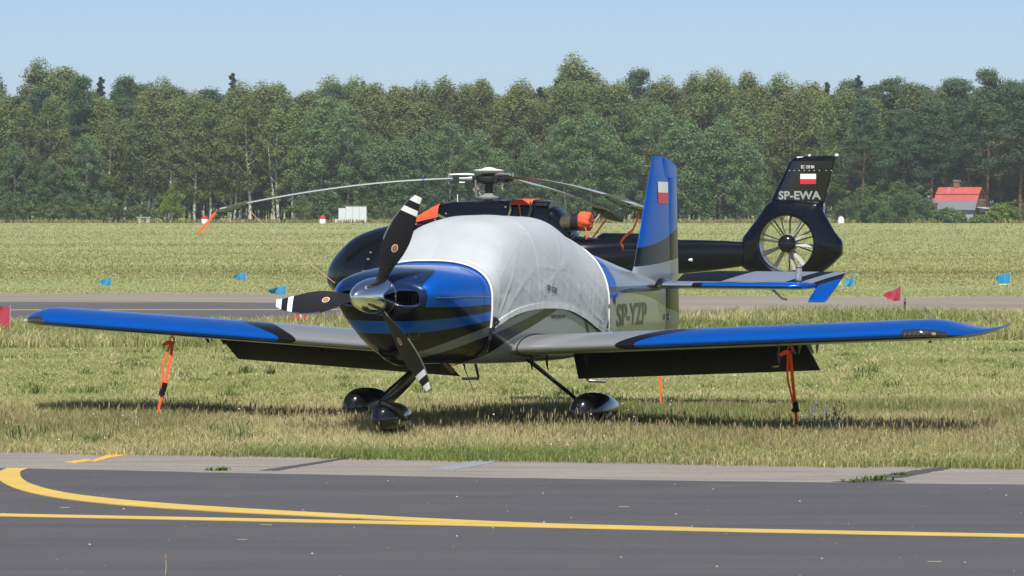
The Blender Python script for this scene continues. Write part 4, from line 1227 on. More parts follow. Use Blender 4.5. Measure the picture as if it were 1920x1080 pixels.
b = MB(); rr = [[(DC[0] + r * math.cos(t), y, DC[1] + r * math.sin(t)) for t in np.linspace(0, 2 * math.pi, 65)[:-1]] for r, y in ((.533, .165), (.531, .06), (.531, -.14))]
b.loft(rr, cap=False); b.build('duct_lining', pbr('duct_grey', (.22, .22, .20), .35, .3, .4), heli)
b = MB(); b.lathe([(.17, -.12), (.18, -.02), (.178, .10), (.165, .17), (.13, .21), (.07, .235), (.01, .24)], 32, 'y', (DC[0], 0, DC[1])); b.build('fan_hub', M_BLACK, heli, sharp=60)
b = MB(); b.lathe([(.185, -.05), (.19, .0), (.186, .04)], 32, 'y', (DC[0], 0, DC[1])); b.build('hub_ring', M_VANE, heli)
for k in range(10):
    th = 2 * math.pi * (k + .22) / 10 + .13 * math.sin(k * 2.4)
    b = MB(); rr = []
    for r in (.17, .30, .42, .525):
        rr.append([(r, .035 * (a - .4) * 2 * .75, .06 * (a - .4) * 2 + h * .10) for a, h in SY])
    b.loft(rr); o = b.build('fan_blade', M_VANE, heli, sharp=60)
    o.matrix_local = Matrix(((math.cos(th), -math.sin(th), 0, DC[0]), (0, 0, 1, .02), (math.sin(th), math.cos(th), 0, DC[1]), (0, 0, 0, 1)))
for k in range(10):
    th = 2 * math.pi * (k + .6) / 10 - .05
    b = MB(); b.loft([[(r, q[1] * .22, .09 * (q[0] - .5)) for q in SY] for r in (.15, .53)]); o = b.build('stator_vane', M_HDARK if k % 3 else M_HGREY, heli, sharp=60)
    o.matrix_local = Matrix(((math.cos(th), -math.sin(th), 0, DC[0]), (0, 0, 1, -.11), (math.sin(th), math.cos(th), 0, DC[1]), (0, 0, 0, 1)))
# fin
b = MB(); rr = []
for z, xl, xt, k in ((2.35, -5.62, -6.80, 1), (2.50, -5.70, -6.80, 1), (2.56, -5.755, -6.822, 1), (2.9, -5.92, -6.905, 1), (3.30, -6.115, -7.01, 1), (3.36, -6.16, -7.03, .9), (3.395, -6.22, -7.045, .65), (3.43, -6.45, -7.052, .3)):
    rr.append([(xl - a * (xl - xt), h * 1.25 * k, z + (.012 * (xl - a * (xl - xt) + 6.2) * -1 if z > 3.3 else 0)) for a, h in SY])
b.loft(rr); b.build('fin', M_HELI, heli, sharp=50)
def hfin_y(x, z):
    xl = float(np.interp(z, [2.35, 2.56, 3.3], [-5.62, -5.755, -6.115])); xt = float(np.interp(z, [2.35, 2.56, 3.3], [-6.80, -6.822, -7.01]))
    a = min(max((xl - x) / (xl - xt), 0), 1)
    return float(np.interp(a, [q[0] for q in SY[:15]][::-1], [q[1] for q in SY[:15]][::-1])) * 1.25 + .004
v = []; f = []                                       # blacker panel behind the lettering
for j, z in enumerate(np.linspace(2.565, 3.34, 9)):
    s0 = float(np.interp(z, [2.565, 3.34], [-5.85, -6.19])); s1 = float(np.interp(z, [2.565, 3.34], [-6.80, -7.0]))
    for k in range(9): s = s0 + (s1 - s0) * k / 8; v.append((s, hfin_y(s, float(z)), z))
for j in range(8):
    for k in range(8): f.append((j * 9 + k, j * 9 + k + 1, j * 9 + k + 10, j * 9 + k + 9))
obj('fin_panel', v, f, pbr('fin_panel_black', (.004, .004, .004), .3, 0, .8), heli, sharp=0)
M_LETG = pbr('silver_lettering', (.34, .36, .36), .45, .2)
letters('registration_lettering', 'SP-EWA', lambda a, c: (lambda s, z: (s, hfin_y(s, z) + .004, z))(-5.925 - .83 * a, 2.595 + .165 * c), M_LETG, heli, .03)
letters('type_lettering', 'EC 130 B4', lambda a, c: (lambda s, z: (s, hfin_y(s, z) + .004, z))(-6.375 - .255 * a, 3.195 + .062 * c), M_WHITE, heli, .012)
flag_on('flag', -6.357, -6.663, 2.895, 3.090, lambda x, z: hfin_y(x, z) + .004, heli)
for k in range(9):
    s = -6.14 - .098 * k - (.03 if k > 6 else 0); b = MB(); b.lathe([(.009, 0), (.008, .006), (.002, .007)], 8, 'y'); o = b.build('rivet', M_WHITE, heli); o.location = (s, hfin_y(s, 3.155), 3.155)
b = MB(); b.box((-6.34, 0, 3.405), (.12, .06, .04)); b.build('fin_beacon', M_WHITE, heli)
b = MB(); b.tube([(-6.52, 0, 3.40), (-6.52, 0, 3.47)], .024, 10); b.build('fin_antenna', M_WHITE, heli)
b = MB(); b.tube([(-7.03, 0, 3.445), (-7.09, 0, 3.45)], .028, 10); b.build('tail_light', M_WHITE, heli)
b = MB(); b.tube([(-5.55, 0, 1.12), (-5.72, 0, .92), (-5.98, 0, .68), (-6.08, 0, .66)], .022, 8); b.build('tail_skid', M_HDARK, heli)
b = MB(); b.box((-5.65, 0, 1.03), (.5, .12, .10)); b.build('tail_bumper', M_HELI, heli)
# skids
for sgn in (1, -1):
    b = MB(); b.tube([(2.45, sgn * 1.1, .22), (2.2, sgn * 1.1, .07), (1.8, sgn * 1.1, .05), (-1.4, sgn * 1.1, .05)], .045, 10); b.build('skid', M_HDARK, heli)
for s in (1.3, -.8):
    b = MB(); b.tube([(s, -1.1, .06), (s, -.85, .38), (s, -.4, .50), (s, .4, .50), (s, .85, .38), (s, 1.1, .06)], .04, 10); b.build('skid_cross_tube', M_HDARK, heli)

# ---- rotor head
b = MB(); b.tube([(0, 0, 2.45), (0, 0, 3.02)], [.10, .075], 20); b.build('rotor_mast', M_HDARK, heli)
b = MB(); b.lathe([(.05, 2.60), (.24, 2.605), (.25, 2.64), (.15, 2.68), (.10, 2.72)], 28); b.build('swashplate', M_HGREY, heli)
b = MB(); b.lathe([(.08, 2.90), (.16, 2.92), (.24, 2.97), (.25, 3.03), (.19, 3.08), (.10, 3.10)], 28); b.build('rotor_hub', M_HDARK, heli)
b = MB(); b.lathe([(.10, 3.10), (.285, 3.155), (.295, 3.175), (.26, 3.19), (.14, 3.205), (.11, 3.225), (.05, 3.235), (.004, 3.237)], 36); b.build('hub_dome', M_WHITE, heli, sharp=60)
b = MB(); b.lathe([(.09, 3.05), (.10, 3.13)], 20); b.build('hub_neck', M_HGREY, heli)
AZ = [R(180.6) - H_ROT[2], R(302.0) - H_ROT[2], R(60.5) - H_ROT[2]]
FLAP = [0.0, .014, -.036]
def droop(r, k=0): return 3.01 - .60 * (max(r - .6, 0) / 4.75) ** 1.75 + FLAP[k] * max(r - .6, 0)
def az_m(az): return Matrix.Rotation(az, 4, 'Z')
TW = [R(-3), R(-11), R(14)]
def bl_ring(r, tw, ch=.36, grow=0.0, fl=1.0, k=0):
    z = droop(r, k)
    out = []
    for a, h in SY:
        c = -(a - .32) * (ch + grow * 2) ; t = h * (ch * 1.0) * fl + math.copysign(grow, h) * (1 if 0 < a < 1 else 0)
        out.append((r, c * math.cos(tw) - t * math.sin(tw), z + c * math.sin(tw) + t * math.cos(tw)))
    return out
for k, az in enumerate(AZ):
    # flex arm, sleeve plates, damper cuff
    root = empty('rotor_blade', parent=heli); root.matrix_local = az_m(az)
    b = MB(); b.loft([bl_ring(float(r), TW[k] * min(1, (r - .5) / .8), k=k) for r in np.linspace(.72, 5.34, 40)])
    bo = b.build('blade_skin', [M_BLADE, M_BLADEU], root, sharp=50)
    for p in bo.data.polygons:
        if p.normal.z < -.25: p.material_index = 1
    b = MB(); rr = [bl_ring(float(r), TW[k] * min(1, (r - .5) / .8), grow=.002, k=k) for r in (1.28, 1.325)]; b.loft(rr); b.build('colour_band', pbr('band_paint', ((.02, .16, .48), (.10, .10, .10), (.55, .40, .03))[k], .5), root)
    b = MB(); b.tube([(.30, 0, 3.085), (.45, 0, 3.095), (.80, 0, 3.085)], [.028, .034, .026], 8); b.build('sleeve_plate', M_HGREY, root)
    b = MB(); b.tube([(.48, 0, 2.935), (.62, 0, 2.93), (.80, 0, 2.935)], [.018, .028, .026], 8); b.build('sleeve_plate', M_HGREY, root)
    b = MB(); b.lathe([(.03, 2.93), (.07, 2.94), (.075, 3.06), (.03, 3.07)], 14, 'z', (.27, 0, 0)); b.build('elastomer_bearing', M_RUBBER, root)
    b = MB(); b.tube([(.80, .06, 2.90), (.80, .06, 3.12)], .018, 8); b.build('blade_pin', M_HGREY, root)
    b = MB(); b.box((.66, 0, 3.01), (.13, .17, .15)); b.build('blade_cuff', M_HDARK, root)
    b = MB(); b.tube([(.05, 0, 3.01), (.25, 0, 3.012), (.45, 0, 3.01), (.66, 0, 3.01)], [.11, .075, .03, .025], 10, flat=.6); b.build('star_arm', M_HDARK if k else M_HGREY, root)
    b = MB(); b.tube([(.25, .13, 2.64), (.27, .16, 2.98)], .017, 8); b.build('pitch_link', M_HGREY, root)
    b = MB(); b.tube([(.258, .145, 2.79), (.261, .149, 2.83)], .0195, 8); b.build('link_band', pbr('link_band_paint', ((.5, .02, .03), (.6, .45, .03), (.02, .2, .5))[k], .5), root)
b = MB(); b.tube([(.12, .05, 2.62), (.22, .08, 2.78), (.10, .06, 2.90)], [.02, .03, .02], 8); b.box((.24, .10, 2.80), (.10, .05, .08), Matrix.Rotation(R(35), 3, 'Y')); b.build('scissor_link', M_HGREY, heli, smooth=False)

# ---- covers and ropes that hang on the helicopter
HW = Matrix.Translation(H_LOC) @ Matrix.Rotation(H_ROT[2], 4, 'Z')
lab = ['olive blade cover with orange streamer on the long rotor blade reaching out over the field', 'olive blade cover with curling orange streamer beside the blue fin', 'olive blade cover lashed by pale cord above the orange exhaust plug']
streamer = [[(5.38, 0, 0), (5.50, .0, -.12), (5.62, 0, -.28), (5.72, 0, -.40), (5.80, 0, -.44)], [(5.30, 0, 0), (5.22, .06, -.18), (5.10, .02, -.42), (4.82, .02, -.55), (4.72, 0, -.66), (4.80, 0, -.78)], [(4.9, 0, -.05), (4.55, .0, -.28), (4.25, .0, -.46)]]
cov = [(4.80, 5.42), (4.55, 5.40), (4.55, 5.36)]
for k, az in enumerate(AZ):
    o = empty('blade_cover'); o.matrix_world = HW @ az_m(az); tag(o, lab[k], 'blade cover', 'rotor blade covers')
    rr = []
    for i, r in enumerate(np.linspace(*cov[k], 14)):
        t = i / 13; rg = bl_ring(float(r), TW[k], ch=.42 * (1 - .35 * t ** 3), grow=.012 + .008 * math.sin(i * 1.9), fl=1.5, k=k)
        sag = .05 * math.sin(math.pi * t) + .02 * math.sin(i * 2.3)
        rr.append([(p[0], p[1], p[2] - (sag if h < 0 else 0) - .05 * t * t) for p, (a, h) in zip(rg, SY)])
    b = MB(); b.loft(rr); b.build('cover_sleeve', M_CANVASG, o, sharp=50)
    z0 = droop(5.3, k) - .04
    ribbon([Vector((p[0], p[1], z0 + p[2])) for p in streamer[k]], .05, Vector((0, 0, 1)) if k else Vector((.6, 0, .8)), .003).build('streamer', pbr('orange_streamer', (.85, .12, .03), .7), o)
def rope(pts, r, label, col, name='tie_down_rope'):
    m = NT('twisted_cord'); co = m.coord(); w = m.new('ShaderNodeTexWave'); m.l.new(co, w.inputs[0]); w.inputs['Scale'].default_value = 14
    m.set(color=m.mixc(w.outputs['Fac'], col, (.45, .22, .17)), rough=.9)
    base = Vector(pts[0]); b = MB(); b.tube([Vector(p) - base for p in pts], r, 6); o = b.build(name, m.mat); o.location = base
    return tag(o, label, 'rope', 'ropes lashing the rotor blades')
def hw(s, y, z): return HW @ Vector((s, y, z))
pt = HW @ az_m(AZ[0]) @ Vector((4.83, .05, droop(4.83) - .06)); pe = hw(3.02, .62, .92)
mid = pt.lerp(pe, .12) + Vector((0, 0, -.04)); mid2 = pt.lerp(pe, .5) + Vector((0, 0, -.09))
rope([pt, mid, mid2, pe], .008, 'pale red-flecked rope running from rotor blade tip down to the helicopter nose', (.60, .46, .40))
pt = HW @ az_m(AZ[2]) @ Vector((4.75, .02, droop(4.75, 2) - .05)); rope([pt, hw(-2.05, .25, 1.86)], .012, 'pale lashing rope slanting down past the orange exhaust plug', (.62, .48, .42))
pt = HW @ az_m(AZ[1]) @ Vector((4.70, .02, droop(4.70, 1) - .05)); rope([pt, hw(-1.70, .55, 1.70)], .006, 'thin dark lashing cord slanting down from the blade beside the fin', (.10, .06, .05))
# orange intake cover over the cowling front, and the band over its rear
o = empty('intake_cover'); o.matrix_world = HW; tag(o, 'orange fabric intake cover stretched over the helicopter engine cowling', 'intake cover')
b = MB(); rr = []
for i, s in enumerate(np.linspace(.90, 1.52, 12)):
    rg = cring(float(s), .014 + .006 * math.sin(i * 2.2)); cutz = 2.27 - (s - .9) * .20; rr.append([(p[0], p[1], max(p[2], cutz - .02)) for p in rg])
b.loft(rr, cap=False, closed=False); b.build('front_panel', M_CANVASO, o, sharp=0)
b = MB(); rr = []
for i, s in enumerate(np.linspace(-1.03, -.60, 8)):
    rg = cring(float(s), .012 + .004 * math.sin(i * 2.)); rr.append([(p[0], p[1], max(p[2], 2.49)) for p in rg])
b.loft(rr, cap=False, closed=False); b.build('rear_panel', M_CANVASO, o, sharp=0)
M_TAPE = pbr('olive_tape', (.16, .14, .09), .8)
ribbon([Vector((.90, .56, 2.30)), Vector((.72, .57, 2.22)), Vector((.55, .58, 2.10))], .05, Vector((0, 0, 1))).build('strap', M_TAPE, o)
for s in (-.62, -1.04): ribbon([Vector((s, .555, 2.55)), Vector((s - .01, .56, 2.40)), Vector((s + .06, .57, 2.15))], .04, Vector((1, 0, 0))).build('strap', M_TAPE, o)
ribbon([Vector((-.80, .545, 2.50)), Vector((-.84, .555, 2.30)), Vector((-.90, .56, 2.05))], .03, Vector((1, 0, 0))).build('edge_binding', M_CANVASO, o)
o = empty('exhaust_plug'); o.matrix_world = HW; tag(o, 'puckered orange cloth plug tied over the helicopter exhaust pipe', 'exhaust cover')
b = MB(); rr = []
for i, (s, r) in enumerate(((-1.95, .182), (-2.0, .19), (-2.08, .19), (-2.15, .182), (-2.185, .15), (-2.18, .10), (-2.165, .02))):
    rr.append([(s - .006 * math.sin(a * 7 + i), .21 + (r + .007 * math.sin(a * 9 + i * 1.3)) * math.cos(a), 2.168 + (r + .007 * math.sin(a * 9 + i * 1.3)) * math.sin(a)) for a in np.linspace(0, 2 * math.pi, 49)[:-1]])
b.loft(rr); b.build('plug_cloth', M_CANVASO, o, sharp=0)
ribbon([Vector((-2.10, .36, 2.06)), Vector((-2.14, .37, 1.95)), Vector((-2.17, .37, 1.88)), Vector((-2.12, .37, 1.82))], .03, Vector((1, 0, 0))).build('draw_string', M_CANVASO, o)
b = MB(); b.tube([(-1.7, .3, 1.96), (-1.85, .32, 1.99), (-2.0, .33, 1.985), (-2.1, .34, 2.02)], .008, 6); b.build('draw_cord', M_RUBBER, o)
# ------------------------------------------------------------------ grass
def leaf_mat(name, trans=.35, rnd=0.0, gain=1.0):
    m = NT(name); at = m.new('ShaderNodeAttribute'); at.attribute_name = 'Col'
    c = at.outputs['Color']
    if rnd > 0:
        oi = m.new('ShaderNodeObjectInfo')
        hs = m.new('ShaderNodeHueSaturation'); m.l.new(c, hs.inputs['Color'])
        m.l.new(m.mapr(oi.outputs['Random'], 0, 1, .5 - .018 * rnd, .5 + .014 * rnd), hs.inputs['Hue'])
        r2 = m.math('FRACT', m.math('MULTIPLY', oi.outputs['Random'], 17.3))
        m.l.new(m.mapr(r2, 0, 1, 1 - .22 * rnd, 1 + .18 * rnd), hs.inputs['Value'])
        c = hs.outputs[0]
    d = m.new('ShaderNodeBsdfDiffuse'); t = m.new('ShaderNodeBsdfTranslucent'); mx = m.new('ShaderNodeMixShader'); mx.inputs[0].default_value = trans
    m.l.new(c, d.inputs[0]); m.l.new(m.mixc(.5, c, c), t.inputs[0])
    m.l.new(d.outputs[0], mx.inputs[1]); m.l.new(t.outputs[0], mx.inputs[2]); m.l.new(mx.outputs[0], m.out.inputs['Surface'])
    m.n.remove(m.bsdf)
    return m.mat

def np_mesh(name, verts, loops, starts, totals, cols, mat):
    me = bpy.data.meshes.new(name)
    me.vertices.add(len(verts)); me.vertices.foreach_set('co', np.ascontiguousarray(verts, np.float32).ravel())
    me.loops.add(len(loops)); me.loops.foreach_set('vertex_index', np.ascontiguousarray(loops, np.int32))
    me.polygons.add(len(starts)); me.polygons.foreach_set('loop_start', np.ascontiguousarray(starts, np.int32))
    try: me.polygons.foreach_set('loop_total', np.ascontiguousarray(totals, np.int32))
    except Exception: pass
    a = me.color_attributes.new('Col', 'FLOAT_COLOR', 'POINT')
    a.data.foreach_set('color', np.ascontiguousarray(np.c_[cols, np.ones(len(cols))], np.float32).ravel())
    me.update(calc_edges=True); me.validate()
    me.materials.append(mat)
    return me

def blades(X, Y, h, w, col, lean=.35, bend=.4, tipcol=None):
    """each blade: a bent two-segment ribbon (quad + triangle)"""
    n = len(X); yaw = rng.uniform(0, 2 * np.pi, n); dr = rng.uniform(0, 2 * np.pi, n)
    ln = np.abs(rng.normal(0, lean, n)) * h; bd = rng.uniform(.4, 1.4, n) * bend
    Z = terrain(Y) - .005
    wx, wy = np.cos(yaw) * w / 2, np.sin(yaw) * w / 2
    lx, ly = np.cos(dr) * ln, np.sin(dr) * ln
    V = np.zeros((n, 5, 3))
    V[:, 0] = np.c_[X - wx, Y - wy, Z]; V[:, 1] = np.c_[X + wx, Y + wy, Z]
    mx, my, mz = X + lx * .35, Y + ly * .35, Z + h * .6
    V[:, 2] = np.c_[mx + wx * .8, my + wy * .8, mz]; V[:, 3] = np.c_[mx - wx * .8, my - wy * .8, mz]
    V[:, 4] = np.c_[X + lx * (1 + bd), Y + ly * (1 + bd), Z + h * (1 - .15 * bd)]
    base = np.arange(n) * 5
    L = np.c_[base, base + 1, base + 2, base + 3, base + 3, base + 2, base + 4]
    st = np.c_[np.arange(n) * 7, np.arange(n) * 7 + 4]; tt = np.tile([4, 3], (n, 1))
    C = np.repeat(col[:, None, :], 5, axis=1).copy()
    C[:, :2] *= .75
    if tipcol is not None: C[:, 4] = tipcol
    return V.reshape(-1, 3), L.ravel(), st.ravel(), tt.ravel(), C.reshape(-1, 3)

def join(parts):
    v, l, s, t, c = [], [], [], [], []; nv = nl = 0
    for a in parts:
        v.append(a[0]); l.append(a[1] + nv); s.append(a[2] + nl); t.append(a[3]); c.append(a[4]); nv += len(a[0]); nl += len(a[1])
    return [np.concatenate(q) for q in (v, l, s, t, c)]

def scatter(n, y0, y1, power=1.0, spread=.175):
    """points over the wedge of meadow the photograph looks along (and a margin to each side)"""
    u = rng.random(n)
    if power == 0: Y = y0 + (y1 - y0) * u
    else: Y = (y0 ** -power + u * (y1 ** -power - y0 ** -power)) ** (-1 / power)
    X = rng.uniform(-spread, spread, n) * Y
    return X, Y

def vnoise(X, Y, s, seed=0):
    """cheap value noise for patchiness"""
    r = np.random.default_rng(seed).random((257, 257))
    a, b_ = (X * s + 128) % 256, (Y * s) % 256; i, j = a.astype(int), b_.astype(int); fa, fb = smooth01(a - i), smooth01(b_ - j)
    return (r[i, j] * (1 - fa) + r[i + 1, j] * fa) * (1 - fb) + (r[i, j + 1] * (1 - fa) + r[i + 1, j + 1] * fa) * fb

PAL = np.array([(.195, .260, .082), (.290, .325, .120), (.420, .415, .180), (.570, .500, .275), (.660, .580, .345)])
def pick(n, wts, X=None, Y=None, s=.5, seed=1, amp=.35):
    wts = np.array(wts, float); wts /= wts.sum()
    u = rng.random(n)
    if X is not None: u = np.clip(u + (vnoise(X, Y, s, seed) - .5) * amp * 2, 0, .9999)
    k = np.searchsorted(np.cumsum(wts), u).clip(0, 4)
    return PAL[k] * rng.uniform(.72, 1.22, (n, 1))
M_GRASS = leaf_mat('meadow_grass_blades', .45)

# near strip between the shoulder and the mown field
parts = []
X, Y = scatter(330000, 29.0, 39.5, 1.0, .18)
d = Y - grass_edge(X)
keep = d > rng.uniform(-.12, .10, len(X)); X, Y, d = X[keep], Y[keep], d[keep]
tall = smooth01((d - 1.0) / 2.0) * (1 - smooth01((Y - 36.6) / 2.2))
pn = vnoise(X, Y, .9, 3); pn2 = vnoise(X, Y, 2.7, 4)
h = (.045 + .05 * rng.random(len(X))) + tall * (.03 + .075 * pn * pn2 * 2 + .05 * rng.random(len(X)))
wts_near = (1.7, 2.7, 3.2, 2.2, 1.2)
col = pick(len(X), wts_near, X, Y, .55, 5, .55)
parts.append(blades(X, Y, h, rng.uniform(.004, .009, len(X)), col, .35, .5))
# upright flowering stalks, straw coloured
X, Y = scatter(11000, 31, 37.6, 1.0, .18); d = Y - grass_edge(X); k = (d > 1.2) & (vnoise(X, Y, .7, 9) + .25 * rng.random(len(X)) > .42); X, Y = X[k], Y[k]
n = len(X); h = rng.uniform(.12, .27, n) * (.65 + .5 * vnoise(X, Y, .5, 10))
parts.append(blades(X, Y, h, np.full(n, .0032), PAL[rng.integers(2, 5, n)] * .95, .22, .25))
# their seed heads: short fat blades near the top, built as ribbons hanging in the same places
n2 = n; Vh, Lh, Sh, Th, Ch = blades(X + rng.normal(0, .015, n), Y + rng.normal(0, .015, n), rng.uniform(.035, .07, n), rng.uniform(.007, .013, n), np.array([(.42, .34, .18), (.50, .42, .24), (.34, .24, .14)])[rng.integers(0, 3, n)], .2, .2)
Vh = Vh.reshape(-1, 5, 3); Vh[:, :, 2] += (h * .84)[:, None]; parts.append((Vh.reshape(-1, 3), Lh, Sh, Th, Ch))
# broad dark weeds in the shade of the tall zone
X, Y = scatter(9000, 32.5, 37, 1.0, .18); k = vnoise(X, Y, .8, 21) > .62; X, Y = X[k], Y[k]; n = len(X)
parts.append(blades(X, Y, rng.uniform(.08, .18, n), rng.uniform(.010, .016, n), np.array([(.07, .115, .035), (.10, .15, .05)])[rng.integers(0, 2, n)] * rng.uniform(.8, 1.2, (n, 1)), .5, .6))
# mown field behind
X, Y = scatter(340000, 37.5, 78, 1.6, .17)
st_ = vnoise(X * .12, Y * 1.0, .8, 31)                    # mowing windrows run across
keep = rng.random(len(X)) < (.55 + .5 * st_); X, Y, st_ = X[keep], Y[keep], st_[keep]
n = len(X); col = pick(n, (1.3, 3.6, 4.2, 1.5, .5), X * .15, Y, .9, 32, .35); col = col * .6 + np.array((.40, .41, .19)) * .4
parts.append(blades(X, Y, (.020 + .030 * rng.random(n)) * (.6 + .9 * st_) * (1 + .012 * (Y - 37)), rng.uniform(.006, .010, n) * (Y / 40), col, .9, .6))
# taller meadow in front of the far taxiway
far_near = lambda X: 77.0 + .42 * (X + 10)
X, Y = scatter(120000, 60, 92, 1.2, .165); e = far_near(X) - Y
k = (e > 0) & (e < 15 + 3 * vnoise(X, Y, .1, 40)) & ~((np.abs((X + .455) * .951 - (Y - 74.5) * .309) < 3.6) & (np.abs((X + .455) * .309 + (Y - 74.5) * .951) < 1.3)); X, Y = X[k], Y[k]; n = len(X)
parts.append(blades(X, Y, rng.uniform(.10, .30, n) * (.6 + .8 * vnoise(X, Y, .35, 41)), rng.uniform(.012, .024, n), pick(n, (1.8, 2.8, 3.0, 2.0, 1.2), X, Y, .25, 42), .4, .5))
# weedy and straw tufts that break up the turf
cxs, cys = scatter(420, 31.2, 76, 1.1, .16); ok_ = cys - grass_edge(cxs) > .15; cxs, cys = cxs[ok_], cys[ok_]
for i_, (x_, y_) in enumerate(zip(cxs, cys)):
    n = int(rng.integers(18, 60)); sp = rng.uniform(.03, .14) * (y_ / 36) ** .7; kd = rng.random()
    cbase = np.array((.10, .16, .05)) if kd < .45 else (np.array((.16, .23, .07)) if kd < .7 else np.array((.60, .52, .30)))
    hh = rng.uniform(.05, .15) * (1.5 if 32.5 < y_ < 37 else .75) * (1.0 if y_ < 40 else 1.3)
    parts.append(blades(x_ + rng.normal(0, sp, n), y_ + rng.normal(0, sp, n), hh * rng.uniform(.5, 1.1, n), rng.uniform(.006, .014, n) * (y_ / 36) ** .5, cbase * rng.uniform(.7, 1.25, (n, 1)), .6, .6))
# worn bare patches are left to the soil below
g_near = join(parts)
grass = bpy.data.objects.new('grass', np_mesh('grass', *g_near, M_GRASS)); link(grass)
tag(grass, 'green and straw coloured meadow grass around the parked aircraft', 'grass', kind='stuff')

# open field beyond the far taxiway up to the forest
parts = []
far_far = lambda X: 104.5 - .13 * (X + 10)
X, Y = scatter(230000, 96, 515, 1.15, .165)
k = Y > far_far(X) + rng.uniform(-.6, .6, len(X)); X, Y = X[k], Y[k]; n = len(X)
bn_ = vnoise(X * .10, Y, .075, 51); b2 = vnoise(X * .35, Y, .22, 52)
h = rng.uniform(.04, .10, n) * (.45 + .9 * b2) * (1 + Y / 900)
w = rng.uniform(.02, .05, n) * (Y / 110) ** .8
col = pick(n, (1.2, 3.4, 3.6, 1.2, .4), X * .12, Y, .07, 53, .45); col = col * .5 + np.array((.40, .41, .195)) * .5; bb_ = vnoise(X * .03, Y * .045 + .9 * np.sin(X * .02), 1.0, 61); b3_ = vnoise(X * .05, Y * .16, 1.0, 62); col = col * (.90 + .22 * bb_)[:, None] + smooth01((b3_ - .55) / .25)[:, None] * np.array((.07, .035, .02))
rb = (vnoise(X * .08, Y, .11, 55) > .80); col[rb] = col[rb] * .6 + np.array((.22, .13, .085)) * .5
k2 = (Y < 118) & (Y > 0); h[k2] *= .55
parts.append(blades(X, Y, h, w, col, .45, .5))
# dry fringe along the forest foot
X = rng.uniform(-95, 95, 9000); Y = 505 + rng.uniform(-4, 8, 9000); n = 9000
parts.append(blades(X, Y, rng.uniform(.25, .75, n), rng.uniform(.1, .25, n), np.array([(.40, .31, .15), (.33, .30, .13), (.22, .24, .09)])[rng.integers(0, 3, n)], .3, .4))
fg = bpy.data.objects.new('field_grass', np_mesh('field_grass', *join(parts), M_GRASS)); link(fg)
tag(fg, 'open grassy airfield stretching from the far taxiway to the forest', 'grass', kind='stuff')

# weeds rooted in the joint of the concrete shoulder
def weed(px, py, n, spread, hmax, label, colr):
    X0_, Y0_ = gnd(px, py); X = rng.normal(0, spread, n); Y = rng.normal(0, spread * .5, n)
    V, L, S, T, C = blades(X, Y, rng.uniform(.3, 1, n) * hmax, rng.uniform(.008, .02, n), np.array(colr) * rng.uniform(.7, 1.25, (n, 1)), .9, .6)
    o = bpy.data.objects.new('weed', np_mesh('weed', V, L, S, T, C, M_GRASS)); link(o); o.location = (X0_, Y0_, .012)
    tag(o, label, 'weed', 'weeds rooted in the concrete shoulder'); return o
weed(1640, 903, 60, .07, .06, 'larger green weed tuft at the asphalt edge beside the forked tar seam', (.14, .21, .06))
weed(1605, 906, 34, .05, .045, 'smaller green weed tuft next to the forked tar seam', (.14, .20, .06))
weed(1690, 893, 40, .03, .035, 'thin green weed growing inside the forked tar seam', (.16, .21, .07))
weed(410, 884, 50, .05, .04, 'little green weed at the asphalt edge near the straight tar seam', (.12, .22, .04))
# one dry stalk sticking up close to the camera
sx, sy = gnd(309, 1082)
b = MB(); b.tube([(0, 0, 0), (.004, 0, .05), (.002, 0, .10)], [.003, .0025, .002], 6); o = b.build('grass_stalk', M_STRAW); o.location = (sx, sy, .009)
b = MB(); b.tube([(.002, 0, .085), (.003, 0, .10), (.001, 0, .118)], [.003, .006, .002], 6); b.build('seed_head', pbr('seed_brown', (.30, .18, .08), .9), o)
tag(o, 'single dry grass stalk with brown head standing on the asphalt', 'grass stalk')
# blue-flowering plants near the strap
M_BUG = pbr('blue_petals', (.26, .27, .72), .7, var=.25, scale=40); M_STEM = pbr('weed_stem', (.10, .15, .05), .8)
def bugloss(px, py, hgt, nst, label):
    x0, y0 = gnd(px, py); o = empty('blue_flower', (x0, y0, 0)); tag(o, label, 'flower', 'blue flowering plants')
    st = MB(); fl = MB()
    for k in range(nst):
        bx, by = random.gauss(0, .10), random.gauss(0, .12); hh = hgt * random.uniform(.55, 1.05); lx = random.gauss(0, .05)
        pts = [(bx, by, 0), (bx + lx * .4, by, hh * .5), (bx + lx, by, hh)]; st.tube(pts, [.004, .003, .002], 5)
        for q in range(random.randint(4, 7)):
            t = random.uniform(.5, 1.0); c = Vector(pts[1]).lerp(Vector(pts[2]), (t - .5) * 2) + Vector((random.gauss(0, .022), random.gauss(0, .02), 0)); r = random.uniform(.005, .010)
            fl.add([c + Vector((r, 0, 0)), c + Vector((0, r, .004)), c + Vector((-r, 0, 0)), c + Vector((0, -r, .004)), c + Vector((0, 0, r * 1.3)), c - Vector((0, 0, r))],
                   [(0, 1, 4), (1, 2, 4), (2, 3, 4), (3, 0, 4), (1, 0, 5), (2, 1, 5), (3, 2, 5), (0, 3, 5)])
    so = st.build('stem', M_STEM, o); so['kind'] = 'stuff'; fl.build('blossom', M_BUG, o, smooth=False)
bugloss(1560, 818, .33, 9, 'largest blue-flowering plant in the grass beside the pitot-side orange strap')
bugloss(1512, 812, .34, 5, 'blue-flowering plant growing at the foot of the pitot-side orange strap')
bugloss(1172, 812, .20, 4, 'small blue flowers beside the black wheel fairing under the flap')
bugloss(1196, 822, .16, 3, 'lowest blue flowers in the grass, a step off the black wheel fairing')
